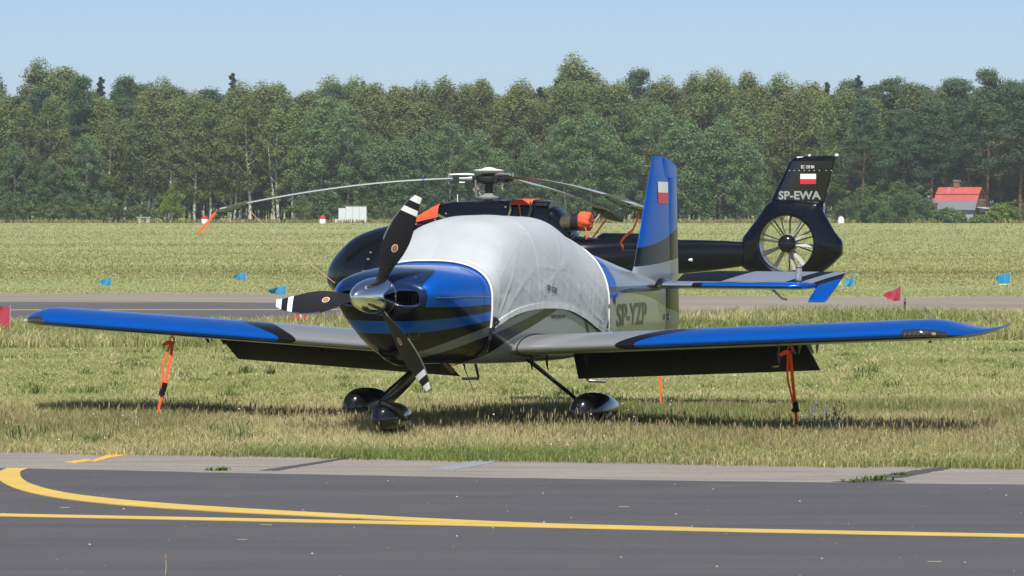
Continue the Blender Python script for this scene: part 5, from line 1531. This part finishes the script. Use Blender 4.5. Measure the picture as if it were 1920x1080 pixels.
# tiny daisies and clover heads, beyond counting
mb = MB(); rngl = random.Random(5)
for i in range(420):
    Y = rngl.uniform(31, 70); X = rngl.uniform(-.16, .16) * Y
    if Y - float(grass_edge(X)) < .3: continue
    c = Vector((X, Y, float(terrain(Y)) + rngl.uniform(.05, .16) * (1.6 if 33 < Y < 37 else 1))); r = rngl.uniform(.006, .012) * (Y / 40) ** .5
    mb.add([c + Vector((r, 0, 0)), c + Vector((0, r, 0)), c + Vector((-r, 0, 0)), c + Vector((0, -r, 0)), c + Vector((0, 0, r)), c - Vector((0, 0, r))], [(0, 1, 4), (1, 2, 4), (2, 3, 4), (3, 0, 4), (1, 0, 5), (2, 1, 5), (3, 2, 5), (0, 3, 5)])
tag(mb.build('clover_flowers', pbr('pale_pink_petals', (.62, .48, .52), .8, var=.3, scale=3), smooth=False), 'tiny pale clover and daisy heads sprinkled through the grass', 'flowers', kind='stuff')
# ------------------------------------------------------------------ forest
FZ = -0.4
M_LEAF = leaf_mat('tree_foliage', .40, .8)
M_BIRCH = NT('birch_bark'); co = M_BIRCH.coord(); nb_ = M_BIRCH.noise(M_BIRCH.mapping(co, (2, 2, 1.2)), 2.5, 4, .7)
M_BIRCH.set(color=M_BIRCH.mixc(M_BIRCH.mapr(nb_, .5, .6, 0, 1), (.62, .60, .55), (.15, .14, .12)), rough=.85); M_BIRCH = M_BIRCH.mat
M_PINEB = pbr('pine_bark', (.20, .095, .055), .9, var=.4, scale=2); M_BARK = pbr('grey_bark', (.16, .14, .115), .9, var=.3, scale=3)
def cards(cent, size, col, up=.35, n_out=None):
    """leaf clumps: small bent quads with random facing"""
    n = len(cent); nr = rng.normal(0, 1, (n, 3)); nr[:, 2] = np.abs(nr[:, 2]) * (1 + up)
    if n_out is not None: nr = nr * .8 + n_out * 1.1
    nr /= np.linalg.norm(nr, axis=1, keepdims=True)
    a = np.cross(nr, rng.normal(0, 1, (n, 3))); a /= np.linalg.norm(a, axis=1, keepdims=True); b_ = np.cross(nr, a)
    s = size[:, None]; asp = rng.uniform(.5, .9, (n, 1))
    V = np.stack([cent - a * s, cent - b_ * s * asp + nr * s * .2, cent + a * s, cent + b_ * s * asp + nr * s * .2], 1).reshape(-1, 3)
    L = np.arange(n * 4); S = np.arange(n) * 4; T = np.full(n, 4)
    return V, L, S, T, np.repeat(col, 4, axis=0)
def crown(kind, Hh, seed):
    global rng
    keep_r = rng; rng = np.random.default_rng(seed); r = rng
    C = []; Sz = []; Cl = []; No = []
    def clump(c, rad, n, col, flat=.75, sz=.22):
        d = r.normal(0, 1, (n, 3)); d /= np.linalg.norm(d, axis=1, keepdims=True); rr_ = r.random((n, 1)) ** .45
        C.append(np.array(c) + d * rr_ * np.array((rad, rad, rad * flat))); Sz.append(r.uniform(.55, 1.25, n) * sz); No.append(d)
        Cl.append(np.array(col) * r.uniform(.85, 1.15) * r.uniform(.85, 1.15, (n, 1)))
    branches = []
    if kind == 'birch':
        z0 = Hh * r.uniform(.10, .22); R0 = Hh * r.uniform(.17, .215)
        for i in range(190):
            t = r.random() ** .8; z = z0 + (Hh - z0) * t; env = R0 * (math.sin(math.pi * min(1, (t * .86 + .13))) ** .7) * (1.08 - .35 * t)
            a = r.uniform(0, 6.28); q = math.sqrt(r.random()) * env * r.uniform(.8, 1.15)
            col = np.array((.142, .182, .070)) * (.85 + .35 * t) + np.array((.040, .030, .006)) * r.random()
            clump((q * math.cos(a), q * math.sin(a), z - .05 * q), r.uniform(.6, 1.25), 88, col, r.uniform(.9, 1.4), .135)
            if i % 6 == 0: branches.append(((0, 0, max(z - q * 1.0, z0 * .6)), (q * math.cos(a), q * math.sin(a), z)))
    elif kind == 'edge':
        z0 = Hh * r.uniform(.14, .30); R0 = Hh * r.uniform(.12, .155)
        for i in range(125):
            t = r.random() ** .8; z = z0 + (Hh - z0) * t; env = R0 * (math.sin(math.pi * min(1, (t * .86 + .13))) ** .7) * (1.08 - .35 * t)
            a = r.uniform(0, 6.28); q = math.sqrt(r.random()) * env * r.uniform(.8, 1.15)
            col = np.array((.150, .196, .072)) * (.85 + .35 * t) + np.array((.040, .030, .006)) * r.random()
            clump((q * math.cos(a), q * math.sin(a), z - .05 * q), r.uniform(.5, 1.0), 76, col, r.uniform(.9, 1.4), .125)
            if i % 5 == 0: branches.append(((0, 0, max(z - q * 1.2, z0 * .6)), (q * math.cos(a), q * math.sin(a), z)))
    elif kind == 'pine':
        z0 = Hh * r.uniform(.18, .35); R0 = Hh * r.uniform(.19, .24)
        for i in range(125):
            t = r.random(); z = z0 + (Hh - z0) * t; t = t ** .85; z = z0 + (Hh - z0) * t; env = R0 * (1.08 - .78 * t) * (.55 + .45 * math.sin(math.pi * min(1, t * .7 + .25)))
            a = r.uniform(0, 6.28); q = math.sqrt(r.uniform(.1, 1)) * env
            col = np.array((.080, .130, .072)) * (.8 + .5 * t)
            clump((q * math.cos(a), q * math.sin(a), z), r.uniform(.7, 1.35), 120, col, .5, .125)
            if i % 4 == 0: branches.append(((0, 0, z - .5), (q * math.cos(a), q * math.sin(a), z - .1)))
    elif kind == 'aspen':
        z0 = Hh * .06; R0 = Hh * r.uniform(.20, .26)
        for i in range(150):
            t = r.random() ** .9; z = z0 + (Hh - z0) * t; env = R0 * (math.sin(math.pi * min(1, t * .80 + .20)) ** .6)
            a = r.uniform(0, 6.28); q = math.sqrt(r.uniform(.15, 1)) * env * r.uniform(.85, 1.12)
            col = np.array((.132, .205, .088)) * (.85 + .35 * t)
            clump((q * math.cos(a), q * math.sin(a), z), r.uniform(.5, 1.1), 86, col, .85, .13)
            if i % 8 == 0: branches.append(((0, 0, z * .7), (q * math.cos(a), q * math.sin(a), z)))
    elif kind == 'spruce':
        for i in range(70):
            t = i / 70; z = Hh * (.12 + .88 * t); env = Hh * .15 * (1 - t) + .25
            a = r.uniform(0, 6.28); q = env * r.uniform(.3, 1)
            clump((q * math.cos(a), q * math.sin(a), z), .22 + .75 * (1 - t), 90, np.array((.066, .112, .066)), .45, .16)
        for i in range(22):
            t = .62 + .38 * i / 21; clump((0, 0, Hh * (.12 + .88 * t)), .25 + .8 * (1 - t), 60, np.array((.066, .112, .066)), .9, .13)
    else:  # shrub
        for i in range(46):
            a = r.uniform(0, 6.28); q = math.sqrt(r.random()) * Hh * .55; z = Hh * r.uniform(.08, 1) * (1 - .5 * (q / (Hh * .55)) ** 2)
            clump((q * math.cos(a), q * math.sin(a), z), r.uniform(.35, .7), 80, np.array((.125, .180, .065)),   .8, .115)
    out = cards(np.concatenate(C), np.concatenate(Sz), np.concatenate(Cl), n_out=np.concatenate(No)); rng = keep_r
    return out, branches
def make_tree(kind, Hh, seed):
    """a tree standing at the origin: trunk with limbs, and a leafy crown"""
    (V, L, S, T, C), br = crown(kind, Hh, seed); r = random.Random(seed)
    nm = {'birch': 'birch_tree', 'edge': 'birch_tree', 'pine': 'pine_tree', 'aspen': 'aspen_tree', 'spruce': 'spruce_tree', 'shrub': 'shrub'}[kind]
    root = empty(nm)
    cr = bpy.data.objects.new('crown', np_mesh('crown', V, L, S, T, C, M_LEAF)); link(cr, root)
    b = MB(); lean = (r.uniform(-.5, .5), r.uniform(-.3, .3)); top = Hh * (.93 if kind != 'shrub' else .6)
    rad = {'birch': .16, 'edge': .19, 'pine': .22, 'aspen': .15, 'spruce': .15, 'shrub': .05}[kind]
    pts = [(lean[0] * t * t + .12 * math.sin(t * 7 + seed), lean[1] * t, top * t - .1) for t in np.linspace(0, 1, 9)]
    b.tube(pts, [rad * (1 - .8 * t) for t in np.linspace(0, 1, 9)], 7)
    if kind in ('birch', 'edge') and r.random() < .6:
        b.tube([(.5, .2, 0), (.8, .3, Hh * .3), (1.4, .2, Hh * .75)], [rad * .8, rad * .6, rad * .2], 6)
    for p, q in br:
        k = p[2] / top; base = (lean[0] * k * k, lean[1] * k, p[2]); md = Vector(base).lerp(Vector(q), .55) + Vector((0, 0, -.15))
        b.tube([base, md, q], [rad * .35, rad * .25, rad * .1], 5)
    tr = b.build('trunk', {'birch': M_BIRCH, 'edge': M_BIRCH, 'pine': M_PINEB}.get(kind, M_BARK), root)
    return root
PROTO = {}
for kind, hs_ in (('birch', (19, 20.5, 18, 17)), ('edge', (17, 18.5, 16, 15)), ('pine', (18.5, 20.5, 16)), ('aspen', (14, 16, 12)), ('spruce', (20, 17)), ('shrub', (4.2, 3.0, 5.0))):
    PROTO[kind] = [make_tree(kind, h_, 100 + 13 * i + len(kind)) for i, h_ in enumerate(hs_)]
used = {}
placed = []
def plant(kind, var, X, Y, sc=1.0, rz=None):
    src = PROTO[kind][var % len(PROTO[kind])]; key = (kind, var % len(PROTO[kind]))
    o = src if key not in used else copy_tree(src); used[key] = 1
    o.location = (X, Y, FZ); o.rotation_euler = (0, 0, random.uniform(0, 6.28) if rz is None else rz)
    s = sc * random.uniform(.95, 1.06); wd = 1.22 if kind in ('birch', 'edge') else 1.08; o.scale = (s * wd * random.uniform(.92, 1.15), s * wd * random.uniform(.92, 1.15), s)
    placed.append((kind, X, Y, o)); return o
def PX(u, Y): return (u - 960) / 7031.7 * Y
random.seed(42)
# the wood behind: rows of birch and pine that close the view
for row, (Y, step) in enumerate(((530, 3.2), (537, 3.2), (545, 3.2), (554, 3.4), (564, 3.4))):
    X = -86 + random.uniform(0, 3)
    while X < 88:
        u = 960 + X / Y * 7031.7
        pr = .15 + (.45 if 1560 < u else 0) + (.25 if 130 < u < 270 else 0) + .10 * row
        kind = 'pine' if random.random() < pr else 'birch'
        if row >= 2 and random.random() < .16: kind = 'spruce'
        hm = 1.0 + .012 * row
        if kind == 'spruce': hm *= 1.02
        plant(kind, random.randint(0, 3), X, Y + random.uniform(-3.5, 3.5), hm * random.uniform(.92, .985)); X += step * random.uniform(.7, 1.3)
# a few crowns that stand out of the skyline
for u, kd, sc in ((75, 'birch', 1.16), (125, 'birch', 1.18), (243, 'pine', 1.17), (905, 'birch', 1.10), (1100, 'birch', 1.24), (1072, 'birch', 1.12), (1195, 'pine', 1.04), (968, 'spruce', 1.13), (1013, 'spruce', 1.12), (1665, 'pine', 1.10), (1520, 'birch', 1.06), (1880, 'pine', 1.12), (1400, 'birch', 1.07)):
    plant(kd, random.randint(0, 3), PX(u, 545), 545, sc)
# understorey that closes the view between the trunks
X = -86
while X < 88:
    plant('aspen', random.randint(0, 2), X, 526 + random.uniform(-3, 8), random.uniform(.45, .80)); X += random.uniform(2.0, 3.4)
# forest edge
for u in list(range(-60, 640, 30)): 
    plant('edge', random.randint(0, 3), PX(u + random.uniform(-16, 16), 521), 519 + random.uniform(-3, 4), random.uniform(.80, .98))
for u in range(1395, 1570, 30): plant('edge', random.randint(0, 3), PX(u + random.uniform(-12, 12), 521), 520 + random.uniform(-3, 3), random.uniform(.85, 1.0))
for u in (1625, 1690, 1745, 1800, 1850, 1900, 1955, 200, 145): plant('pine', random.randint(0, 2), PX(u + random.uniform(-12, 12), 524), 523 + random.uniform(-3, 3), random.uniform(.86, 1.05))
for u in (30, 95, 165): plant('aspen', random.randint(0, 2), PX(u, 515), 514, random.uniform(.62, .75))
for u in (610, 655, 705, 745, 800, 850, 900, 950, 1000, 1050, 1100, 1150, 1205, 1250, 1300, 1345, 1385): plant('aspen', random.randint(0, 2), PX(u + random.uniform(-14, 14), 516), 516 + random.uniform(-3, 3), random.uniform(.80, 1.12) * (1.1 if u in (800, 1100, 1150, 1345, 1300) else .95))
for u in list(range(-30, 330, 36)) + [560, 600, 640, 700, 760, 1580, 1620, 1660, 1690, 1730, 1760, 1795, 1868, 1890, 1915, 1945]: plant('shrub', random.randint(0, 2), PX(u + random.uniform(-8, 8), 508), 509 + random.uniform(-2, 2), random.uniform(.55, .95) * (1.5 if 1620 <= u <= 1700 else 1) * (.7 if 1740 < u < 1800 else 1))
for kind, arr in PROTO.items():
    for i, o in enumerate(arr):
        if (kind, i) not in used:
            for ch in list(o.children): bpy.data.objects.remove(ch)
            bpy.data.objects.remove(o)
# labels: each tree is counted along its own row from the white shed
ORD = lambda n: (['first', 'second', 'third', 'fourth', 'fifth', 'sixth', 'seventh', 'eighth', 'ninth', 'tenth', 'eleventh', 'twelfth', 'thirteenth', 'fourteenth', 'fifteenth', 'sixteenth', 'seventeenth', 'eighteenth', 'nineteenth', 'twentieth'] + ['%dth' % k for k in range(21, 99)])[n]
SHED_X = PX(661, 505)
desc = {'birch': 'leafy birch', 'edge': 'white-trunked birch', 'pine': 'dark pine', 'aspen': 'silvery aspen', 'spruce': 'narrow spruce', 'shrub': 'green shrub'}
rows = {}
for kind, X, Y, o in placed:
    zone = 'forest edge' if Y < 527 else ('middle forest' if Y < 548 else 'rear forest')
    rows.setdefault((kind, zone, X > SHED_X), []).append((abs(X - SHED_X), o))
for (kind, zone, tow), L in rows.items():
    for i, (d, o) in enumerate(sorted(L, key=lambda q: q[0])):
        tag(o, '%s in the %s, %s from the white shed %s the house' % (desc[kind], zone, ORD(i), 'towards' if tow else 'away from'), 'shrub' if kind == 'shrub' else 'tree', '%s of the forest' % {'birch': 'birches', 'edge': 'white-trunked birches', 'pine': 'pines', 'aspen': 'aspens', 'spruce': 'spruces', 'shrub': 'shrubs'}[kind])
# bright young tree in front of the birches
random.seed(9)
(Vv, Ll, Ss, Tt, Cc), br_ = crown('shrub', 5.2, 77); Cc = Cc * np.array((1.55, 1.5, .75))
o = empty('young_tree', (PX(322, 507), 507, FZ)); c_ = bpy.data.objects.new('crown', np_mesh('crown', Vv + np.array((0, 0, .9)), Ll, Ss, Tt, Cc, M_LEAF)); link(c_, o); c_.scale = (.62, .62, 1)
b = MB(); b.tube([(0, 0, 0), (.05, 0, 1.5), (0, 0, 3.2)], [.12, .09, .04], 7); b.build('trunk', M_BARK, o); tag(o, 'small bright yellow-green tree standing before the white birch trunks', 'tree')
# ------------------------------------------------------------------ things along the forest foot
def zat(v, Y): return CAM_H - (v - 383.5) * Y / 7031.7
# gambrel house
HY = 509.0; hg = R(30)
house = empty('garden_house', (PX(1806, HY) - .3, HY + 1.0, FZ), (0, 0, -hg)); tag(house, 'small white house with red and grey gambrel roof among bushes', 'house')
M_RROOF = NT('red_sheet_roof'); co = M_RROOF.coord(); nr_ = M_RROOF.noise(co, 1.2, 5, .6)
M_RROOF.set(color=M_RROOF.mixc(M_RROOF.mapr(nr_, .3, .7, 0, 1), (.34, .050, .045), (.44, .078, .065)), rough=.6); M_RROOF = M_RROOF.mat
M_GROOF = pbr('grey_roofing', (.135, .145, .165), .7, var=.12, scale=2); M_HWALL = pbr('whitewashed_wall', (.34, .345, .35), .85, var=.1); M_WOOD = pbr('weathered_boards', (.17, .095, .065), .9, var=.4, scale=5)
LX = 3.05; pf = [(0, 4.80), (.95, 3.92), (1.55, 3.10), (2.30, 1.95)]
def roof_slab(name, p, q, mat, sgn, t=.06, over=.15, dz=0.):
    v = []
    for x in (-LX - over, LX + over):
        for (d_, z) in (p, q):
            v += [(x, -sgn * d_, z + dz), (x, -sgn * d_, z + dz - t)]
    return obj(name, v, [(0, 2, 6, 4), (1, 5, 7, 3), (0, 4, 5, 1), (2, 3, 7, 6), (0, 1, 3, 2), (4, 6, 7, 5)], mat, house, smooth=False)
for sgn in (1, -1):
    roof_slab('roof_upper', pf[0], (pf[1][0] + .06, pf[1][1] - .05), M_RROOF, sgn, dz=.05)
    roof_slab('roof_middle', pf[1], (pf[2][0] + .03, pf[2][1] - .04), M_RROOF, sgn)
    roof_slab('roof_lower', pf[2], (pf[3][0] + .12, pf[3][1] - .14), M_GROOF, sgn, dz=-.02)
    b = MB(); b.tube([(-LX - .1, -sgn * (pf[1][0] + .03), pf[1][1] - .04), (LX + .1, -sgn * (pf[1][0] + .03), pf[1][1] - .04)], .06, 6); b.build('roof_seam', M_DARK, house)
wallp = [(-2.1, 0), (2.1, 0), (2.1, 2.0), (1.45, 3.0), (.88, 3.8), (0, 4.6), (-.88, 3.8), (-1.45, 3.0), (-2.1, 2.0)]
v = [(x, d_, z) for x in (-LX, LX - .25) for d_, z in wallp]; n9 = len(wallp)
obj('wall', v, [tuple(range(n9)), tuple(range(n9, 2 * n9))[::-1]] + [(i, (i + 1) % n9, n9 + (i + 1) % n9, n9 + i) for i in range(n9)], M_HWALL, house, smooth=False)
b = MB(); b.add([(LX - .23, d_, z) for d_, z in ((-1.9, 2.1), (1.9, 2.1), (1.3, 3.05), (.8, 3.7), (0, 4.45), (-.8, 3.7), (-1.3, 3.05))] + [(LX - .2, d_, z) for d_, z in ((-1.9, 2.1), (1.9, 2.1), (1.3, 3.05), (.8, 3.7), (0, 4.45), (-.8, 3.7), (-1.3, 3.05))], [tuple(range(7)), tuple(range(7, 14))[::-1]] + [(i, (i + 1) % 7, 7 + (i + 1) % 7, 7 + i) for i in range(7)]); b.build('gable_boarding', M_DARK if False else M_WOOD, house, smooth=False)
for k in range(9):
    b = MB(); b.box((LX + .02, -1.5 + k * .36, 2.62), (.05, .13, .95)); b.build('balcony_slat', M_WOOD, house, smooth=False)
b = MB(); b.box((LX + .02, 0, 3.12), (.07, 3.1, .09)); b.build('balcony_rail', M_HWALL, house, smooth=False)
b = MB(); b.box((LX + .75, .2, 2.02), (1.6, 3.6, .08), Matrix.Rotation(R(8), 3, 'Y')); b.build('porch_roof', M_HWALL, house, smooth=False)
for d_ in (-1.4, .1, 1.7):
    b = MB(); b.box((LX + 1.35, d_, .95), (.10, .10, 1.9)); b.build('porch_post', M_WOOD if d_ > .5 else M_HWALL, house, smooth=False)
b = MB(); b.box((LX - .21, -.6, 1.0), (.06, .85, 1.95)); dr_ = b.build('door', M_WOOD, house, smooth=False); b = MB(); b.box((LX - .17, -.9, 1.0), (.03, .05, .12)); b.build('handle', M_STEEL, dr_, smooth=False)
for x in (-1.6, .9):
    b = MB(); b.box((x, -2.12, 1.15), (.95, .06, .9)); w_ = b.build('window', M_HWALL, house, smooth=False); b = MB(); b.box((x, -2.155, 1.15), (.80, .02, .75)); b.build('pane', M_HGLASS, w_, smooth=False)
b = MB(); b.box((-.55, .15, 5.1), (.72, .6, .95)); ch_ = b.build('chimney', pbr('chimney_brick', (.24, .10, .06), .9, var=.3, scale=6), house, smooth=False); b = MB(); b.box((-.55, .15, 5.72), (.86, .74, .28)); b.build('chimney_cap', M_BARK, ch_, smooth=False)
for k in range(2):
    b = MB(); b.box((-1.62 + .2 * k, -.47, 4.42), (.07, 1.28, .04), Matrix.Rotation(R(43), 3, 'X')); b.build('roof_ladder_rail', M_HGREY, house, smooth=False)
for sgn in (1, -1):
    for k in range(11):
        x = -LX + .05 + k * .59
        b = MB(); b.tube([(x, -sgn * .06, pf[0][1] + .06), (x, -sgn * (pf[1][0] + .05), pf[1][1] + .03)], .022, 5); b.build('roof_rib', M_RROOF, house)
        b = MB(); b.tube([(x, -sgn * (pf[2][0] + .02), pf[2][1] - .02), (x, -sgn * (pf[3][0] + .1), pf[3][1] - .12)], .018, 5); b.build('roof_rib', M_GROOF, house)
# bushes that half hide the house
def bush(u, Y, hh, seed, label, tint=(1, 1, 1), sx=1.0):
    (V_, L_, S_, T_, C_), _ = crown('shrub', hh, seed); o = empty('bush', (PX(u, Y), Y, FZ)); c = bpy.data.objects.new('crown', np_mesh('crown', V_, L_, S_, T_, C_ * np.array(tint), M_LEAF)); link(c, o); c.scale = (sx, 1, 1)
    b = MB(); b.tube([(0, 0, 0), (.05, 0, hh * .3), (0, .05, hh * .6)], [.08, .06, .02], 6); b.build('trunk', M_BARK, o); tag(o, label, 'bush')
bush(1772, 503, 2.1, 301, 'green bush before the house wall under the grey lower roof', (1, 1, 1), 1.4)
bush(1798, 502, 1.7, 302, 'pale-flecked bush before the white house wall', (1.25, 1.2, 1.2))
bush(1877, 505, 2.6, 303, 'bright yellow-green creeper bush beside the house porch', (1.6, 1.6, .8), 1.2)
bush(1840, 501, .9, 304, 'low weeds in front of the house porch', (1.1, 1.1, .9), 1.8)
bush(1665, 500, 5.2, 305, 'big rounded dark bush between the ducted tail and the house', (.85, .95, .85), 1.35)
bush(1635, 501, 3.2, 306, 'lower leafy bush leaning against the big rounded one', (1.0, 1.05, .9), 1.1)
# white sheet-metal shed
SY_ = 505.0; sh = empty('metal_shed', (PX(661, SY_), SY_ + 1.2, FZ)); tag(sh, 'white sheet-metal shed with rust streaks at the forest foot', 'shed')
m = NT('rust_streaked_white_sheet'); co = m.coord(); n1 = m.noise(m.mapping(co, (4, 4, .5)), 1.6, 5, .7)
m.set(color=m.mixc(m.mapr(n1, .55, .70, 0, .7), (.55, .58, .60), (.40, .30, .20)), rough=.6); M_SHED = m.mat
SWd, SHh, SDp = 3.75, 2.25, 2.4
for k in range(4):
    b = MB(); w_ = SWd / 4; b.box((-SWd / 2 + w_ * (k + .5), -SDp / 2, SHh / 2 - (.12 if k == 0 else 0)), (w_ - .025, .05, SHh - (.25 if k == 0 else 0))); b.build('front_panel', M_SHED, sh, smooth=False)
for sgn in (-1, 1):
    b = MB(); b.box((sgn * (SWd / 2 - .02), 0, SHh / 2 - .1), (.05, SDp - .06, SHh - .2)); b.build('side_panel', M_SHED, sh, smooth=False)
b = MB(); b.box((0, SDp / 2, SHh / 2 - .1), (SWd - .1, .05, SHh - .25)); b.build('back_panel', M_SHED, sh, smooth=False)
b = MB(); b.box((.25, 0, SHh + .04), (SWd - .4, SDp + .1, .10)); b.build('roof_sheet', M_GROOF, sh, smooth=False)
b = MB(); b.box((-2.25, -.9, .28), (.8, .6, .56)); b.build('lean_to_panel', M_SHED, sh, smooth=False)
# airfield boundary markers with red tops
M_MW = pbr('marker_white', (.68, .67, .66), .6, var=.08); M_MR = pbr('marker_red', (.52, .02, .035), .55, var=.1)
def marker(u, label, sc=1.0, redtop=True):
    Y = 488.0; o = empty('boundary_marker', (PX(u, Y), Y, FZ)); o.scale = (sc,) * 3; tag(o, label, 'marker', 'red and white boundary markers')
    b = MB(); b.lathe([(.42, 0), (.44, .1), (.40, .55), (.34, .62)], 20); b.build('base', M_MW, o)
    b = MB(); b.lathe([(.34, .62), (.36, .66), (.37, .85), (.33, .98), (.12, 1.05), (.01, 1.06)] if redtop else [(.34, .62), (.32, .75), (.20, .9), (.01, .95)], 20); b.build('cap', M_MR if redtop else M_MW, o)
    if not redtop:
        b = MB(); b.lathe([(.12, .93), (.10, 1.05), (.01, 1.07)], 16); b.build('knob', M_MR, o)
marker(384, 'red-topped white boundary marker below the olive blade cover out on the field')
marker(605, 'red-topped white boundary marker beside the white metal shed')
marker(1577, 'white boundary marker with small red knob behind the ducted tail', 1.0, False)
# concrete bench
o = empty('concrete_bench', (PX(270, 500), 500, FZ)); tag(o, 'low weathered concrete bench under the trees', 'bench'); M_CB = pbr('bench_concrete', (.30, .29, .26), .9, var=.2)
b = MB(); b.box((0, 0, .78), (1.9, .6, .14)); b.build('seat', M_CB, o, smooth=False)
for sx_ in (-.55, .55): b = MB(); b.box((sx_, 0, .355), (.45, .5, .71)); b.build('leg', M_CB, o, smooth=False)

# ------------------------------------------------------------------ flags on the airfield
def cloth_mat(name, col, col2=None):
    m = NT(name); co = m.coord(); n = m.noise(co, 14, 3)
    c = m.mixc(n, tuple(k * .85 for k in col), col)
    if col2: 
        z = m.xyz()[2]; c = m.mixc(m.OR(m.gt(z, .17), m.lt(z, -.15)), c, col2)
    m.set(color=c, rough=.75, spec=.2)
    t = m.new('ShaderNodeBsdfTranslucent'); m.l.new(c, t.inputs[0]); mx = m.new('ShaderNodeMixShader'); mx.inputs[0].default_value = .35
    m.l.new(m.bsdf.outputs[0], mx.inputs[1]); m.l.new(t.outputs[0], mx.inputs[2]); m.l.new(mx.outputs[0], m.out.inputs[0])
    return m.mat
FB = cloth_mat('blue_flag_cloth', (.07, .36, .62)); FR = cloth_mat('red_flag_cloth', (.52, .075, .11)); FY = cloth_mat('yellow_flag_cloth', (.62, .72, .35)); FBY = cloth_mat('blue_yellow_flag_cloth', (.05, .36, .64), (.72, .80, .38))
M_STICK = pbr('flag_stick', (.35, .33, .30), .7)
def field_flag(u, vtop, vbot, vfoot, wpx, mat, label, grp, tri=0.0, droop_=0.0, seed=0, zg=-.4):
    """flag flying towards -X from a thin stick; vfoot is where the stick meets the ground"""
    Y = 7031.7 * (CAM_H - zg) / (vfoot - 383.5); k = Y / 7031.7; h = (vbot - vtop) * k; w = wpx * k
    o = empty('marker_flag', (PX(u, Y), Y, zg)); tag(o, label, 'flag', grp)
    zt = zat(vtop, Y) - zg; zb = zat(vbot, Y) - zg
    b = MB(); b.tube([(0, 0, 0), (.01, 0, zt + .02)], .009 * (Y / 80), 6); b.build('stick', M_STICK, o)
    v = []; f = []; n, mrow = 12, 6
    for i in range(n + 1):
        t = i / n
        for j in range(mrow + 1):
            s = j / mrow; hh = h * (1 - tri * t); zc = (zt + zb) / 2 + .0 - droop_ * h * t
            z = zc + hh * (s - .5) + .04 * h * math.sin(t * 7 + seed + s)
            v.append((-w * t * (1 - .18 * math.sin(s * 3 + seed)), .22 * w * math.sin(t * 6.5 + s * 2.2 + seed) * t, z - .10 * h * math.sin(t * 5 + seed * 2) * t - (zt + zb) / 2))
    for i in range(n):
        for j in range(mrow): f.append((i * (mrow + 1) + j, (i + 1) * (mrow + 1) + j, (i + 1) * (mrow + 1) + j + 1, i * (mrow + 1) + j + 1))
    c = obj('cloth', v, f, mat, o, sharp=0); c.location = (0, 0, (zt + zb) / 2)
g_ = 'marker flags along the far taxiway'
field_flag(209, 519, 536, 545, 22, FB, 'sky blue marker flag nearest the blue wing tip with lamp', g_, .55, .25, 1)
field_flag(461, 509, 525, 534, 20, FB, 'sky blue marker flag below the rope and rotor blade', g_, .5, .2, 2)
field_flag(536, 534, 552, 566, 28, FB, 'sky blue marker flag just above the propeller blade tip', g_, .5, .25, 3)
field_flag(18, 574, 612, 628, 44, FR, 'large red marker flag beside the blue wing tip', g_, .15, .1, 4)
field_flag(1578, 514, 534, 546, 18, FY, 'pale yellow marker flag peeping out behind the elevator tip', g_, .2, .2, 5)
field_flag(1601, 519, 537, 549, 18, FB, 'sky blue marker flag next to the pale yellow flag', g_, .2, .05, 6)
field_flag(1689, 536, 565, 580, 30, FR, 'red triangular marker flag next to the short metal post', g_, .72, .3, 7)
field_flag(1894, 511, 534, 541, 24, FBY, 'blue and yellow marker flag standing apart beyond the winglet', g_, .3, .15, 8)
Yp = 7031.7 * 2.498 / (582 - 383.5)
o = empty('metal_post', (PX(1697, Yp), Yp, -.4)); tag(o, 'short dark metal post with shiny cap beside the red flag', 'post')
b = MB(); b.tube([(0, 0, 0), (0, 0, .20)], .028, 10); b.build('shaft', M_HDARK, o); b = MB(); b.tube([(0, 0, .20), (0, 0, .285), (0, 0, .30)], [.030, .030, .012], 10); b.build('post_cap', M_STEEL, o)
Yp = 7031.7 * 2.498 / (608 - 383.5)
o = empty('taxiway_edge_board', (PX(564, Yp), Yp, -.4)); tag(o, 'low red board with white post beside the far taxiway, under the propeller blade', 'marker board')
b = MB(); b.box((-.1, 0, .14), (.125, .02, .12)); b.box((.1, 0, .14), (.125, .02, .12)); b.build('board', M_MR, o, smooth=False); b = MB(); b.tube([(0, -.02, 0), (0, -.02, .20)], .03, 10); b.build('post', M_MW, o)
# ------------------------------------------------------------------ summer haze over the airfield
hm = bpy.data.materials.new('thin_summer_haze'); hm.use_nodes = True
for nd in list(hm.node_tree.nodes):
    if nd.type == 'BSDF_PRINCIPLED': hm.node_tree.nodes.remove(nd)
pv = hm.node_tree.nodes.new('ShaderNodeVolumePrincipled')
pv.inputs['Color'].default_value = (.86, .92, 1.0, 1)
pv.inputs['Density'].default_value = 0.00015
pv.inputs['Anisotropy'].default_value = 0.0
hm.node_tree.links.new(pv.outputs[0], hm.node_tree.nodes['Material Output'].inputs['Volume'])
b = MB(); b.box((0, 4500, 13.3), (12400, 9300, 29.4))
tag(b.build('haze', hm, smooth=False), kind='stuff')
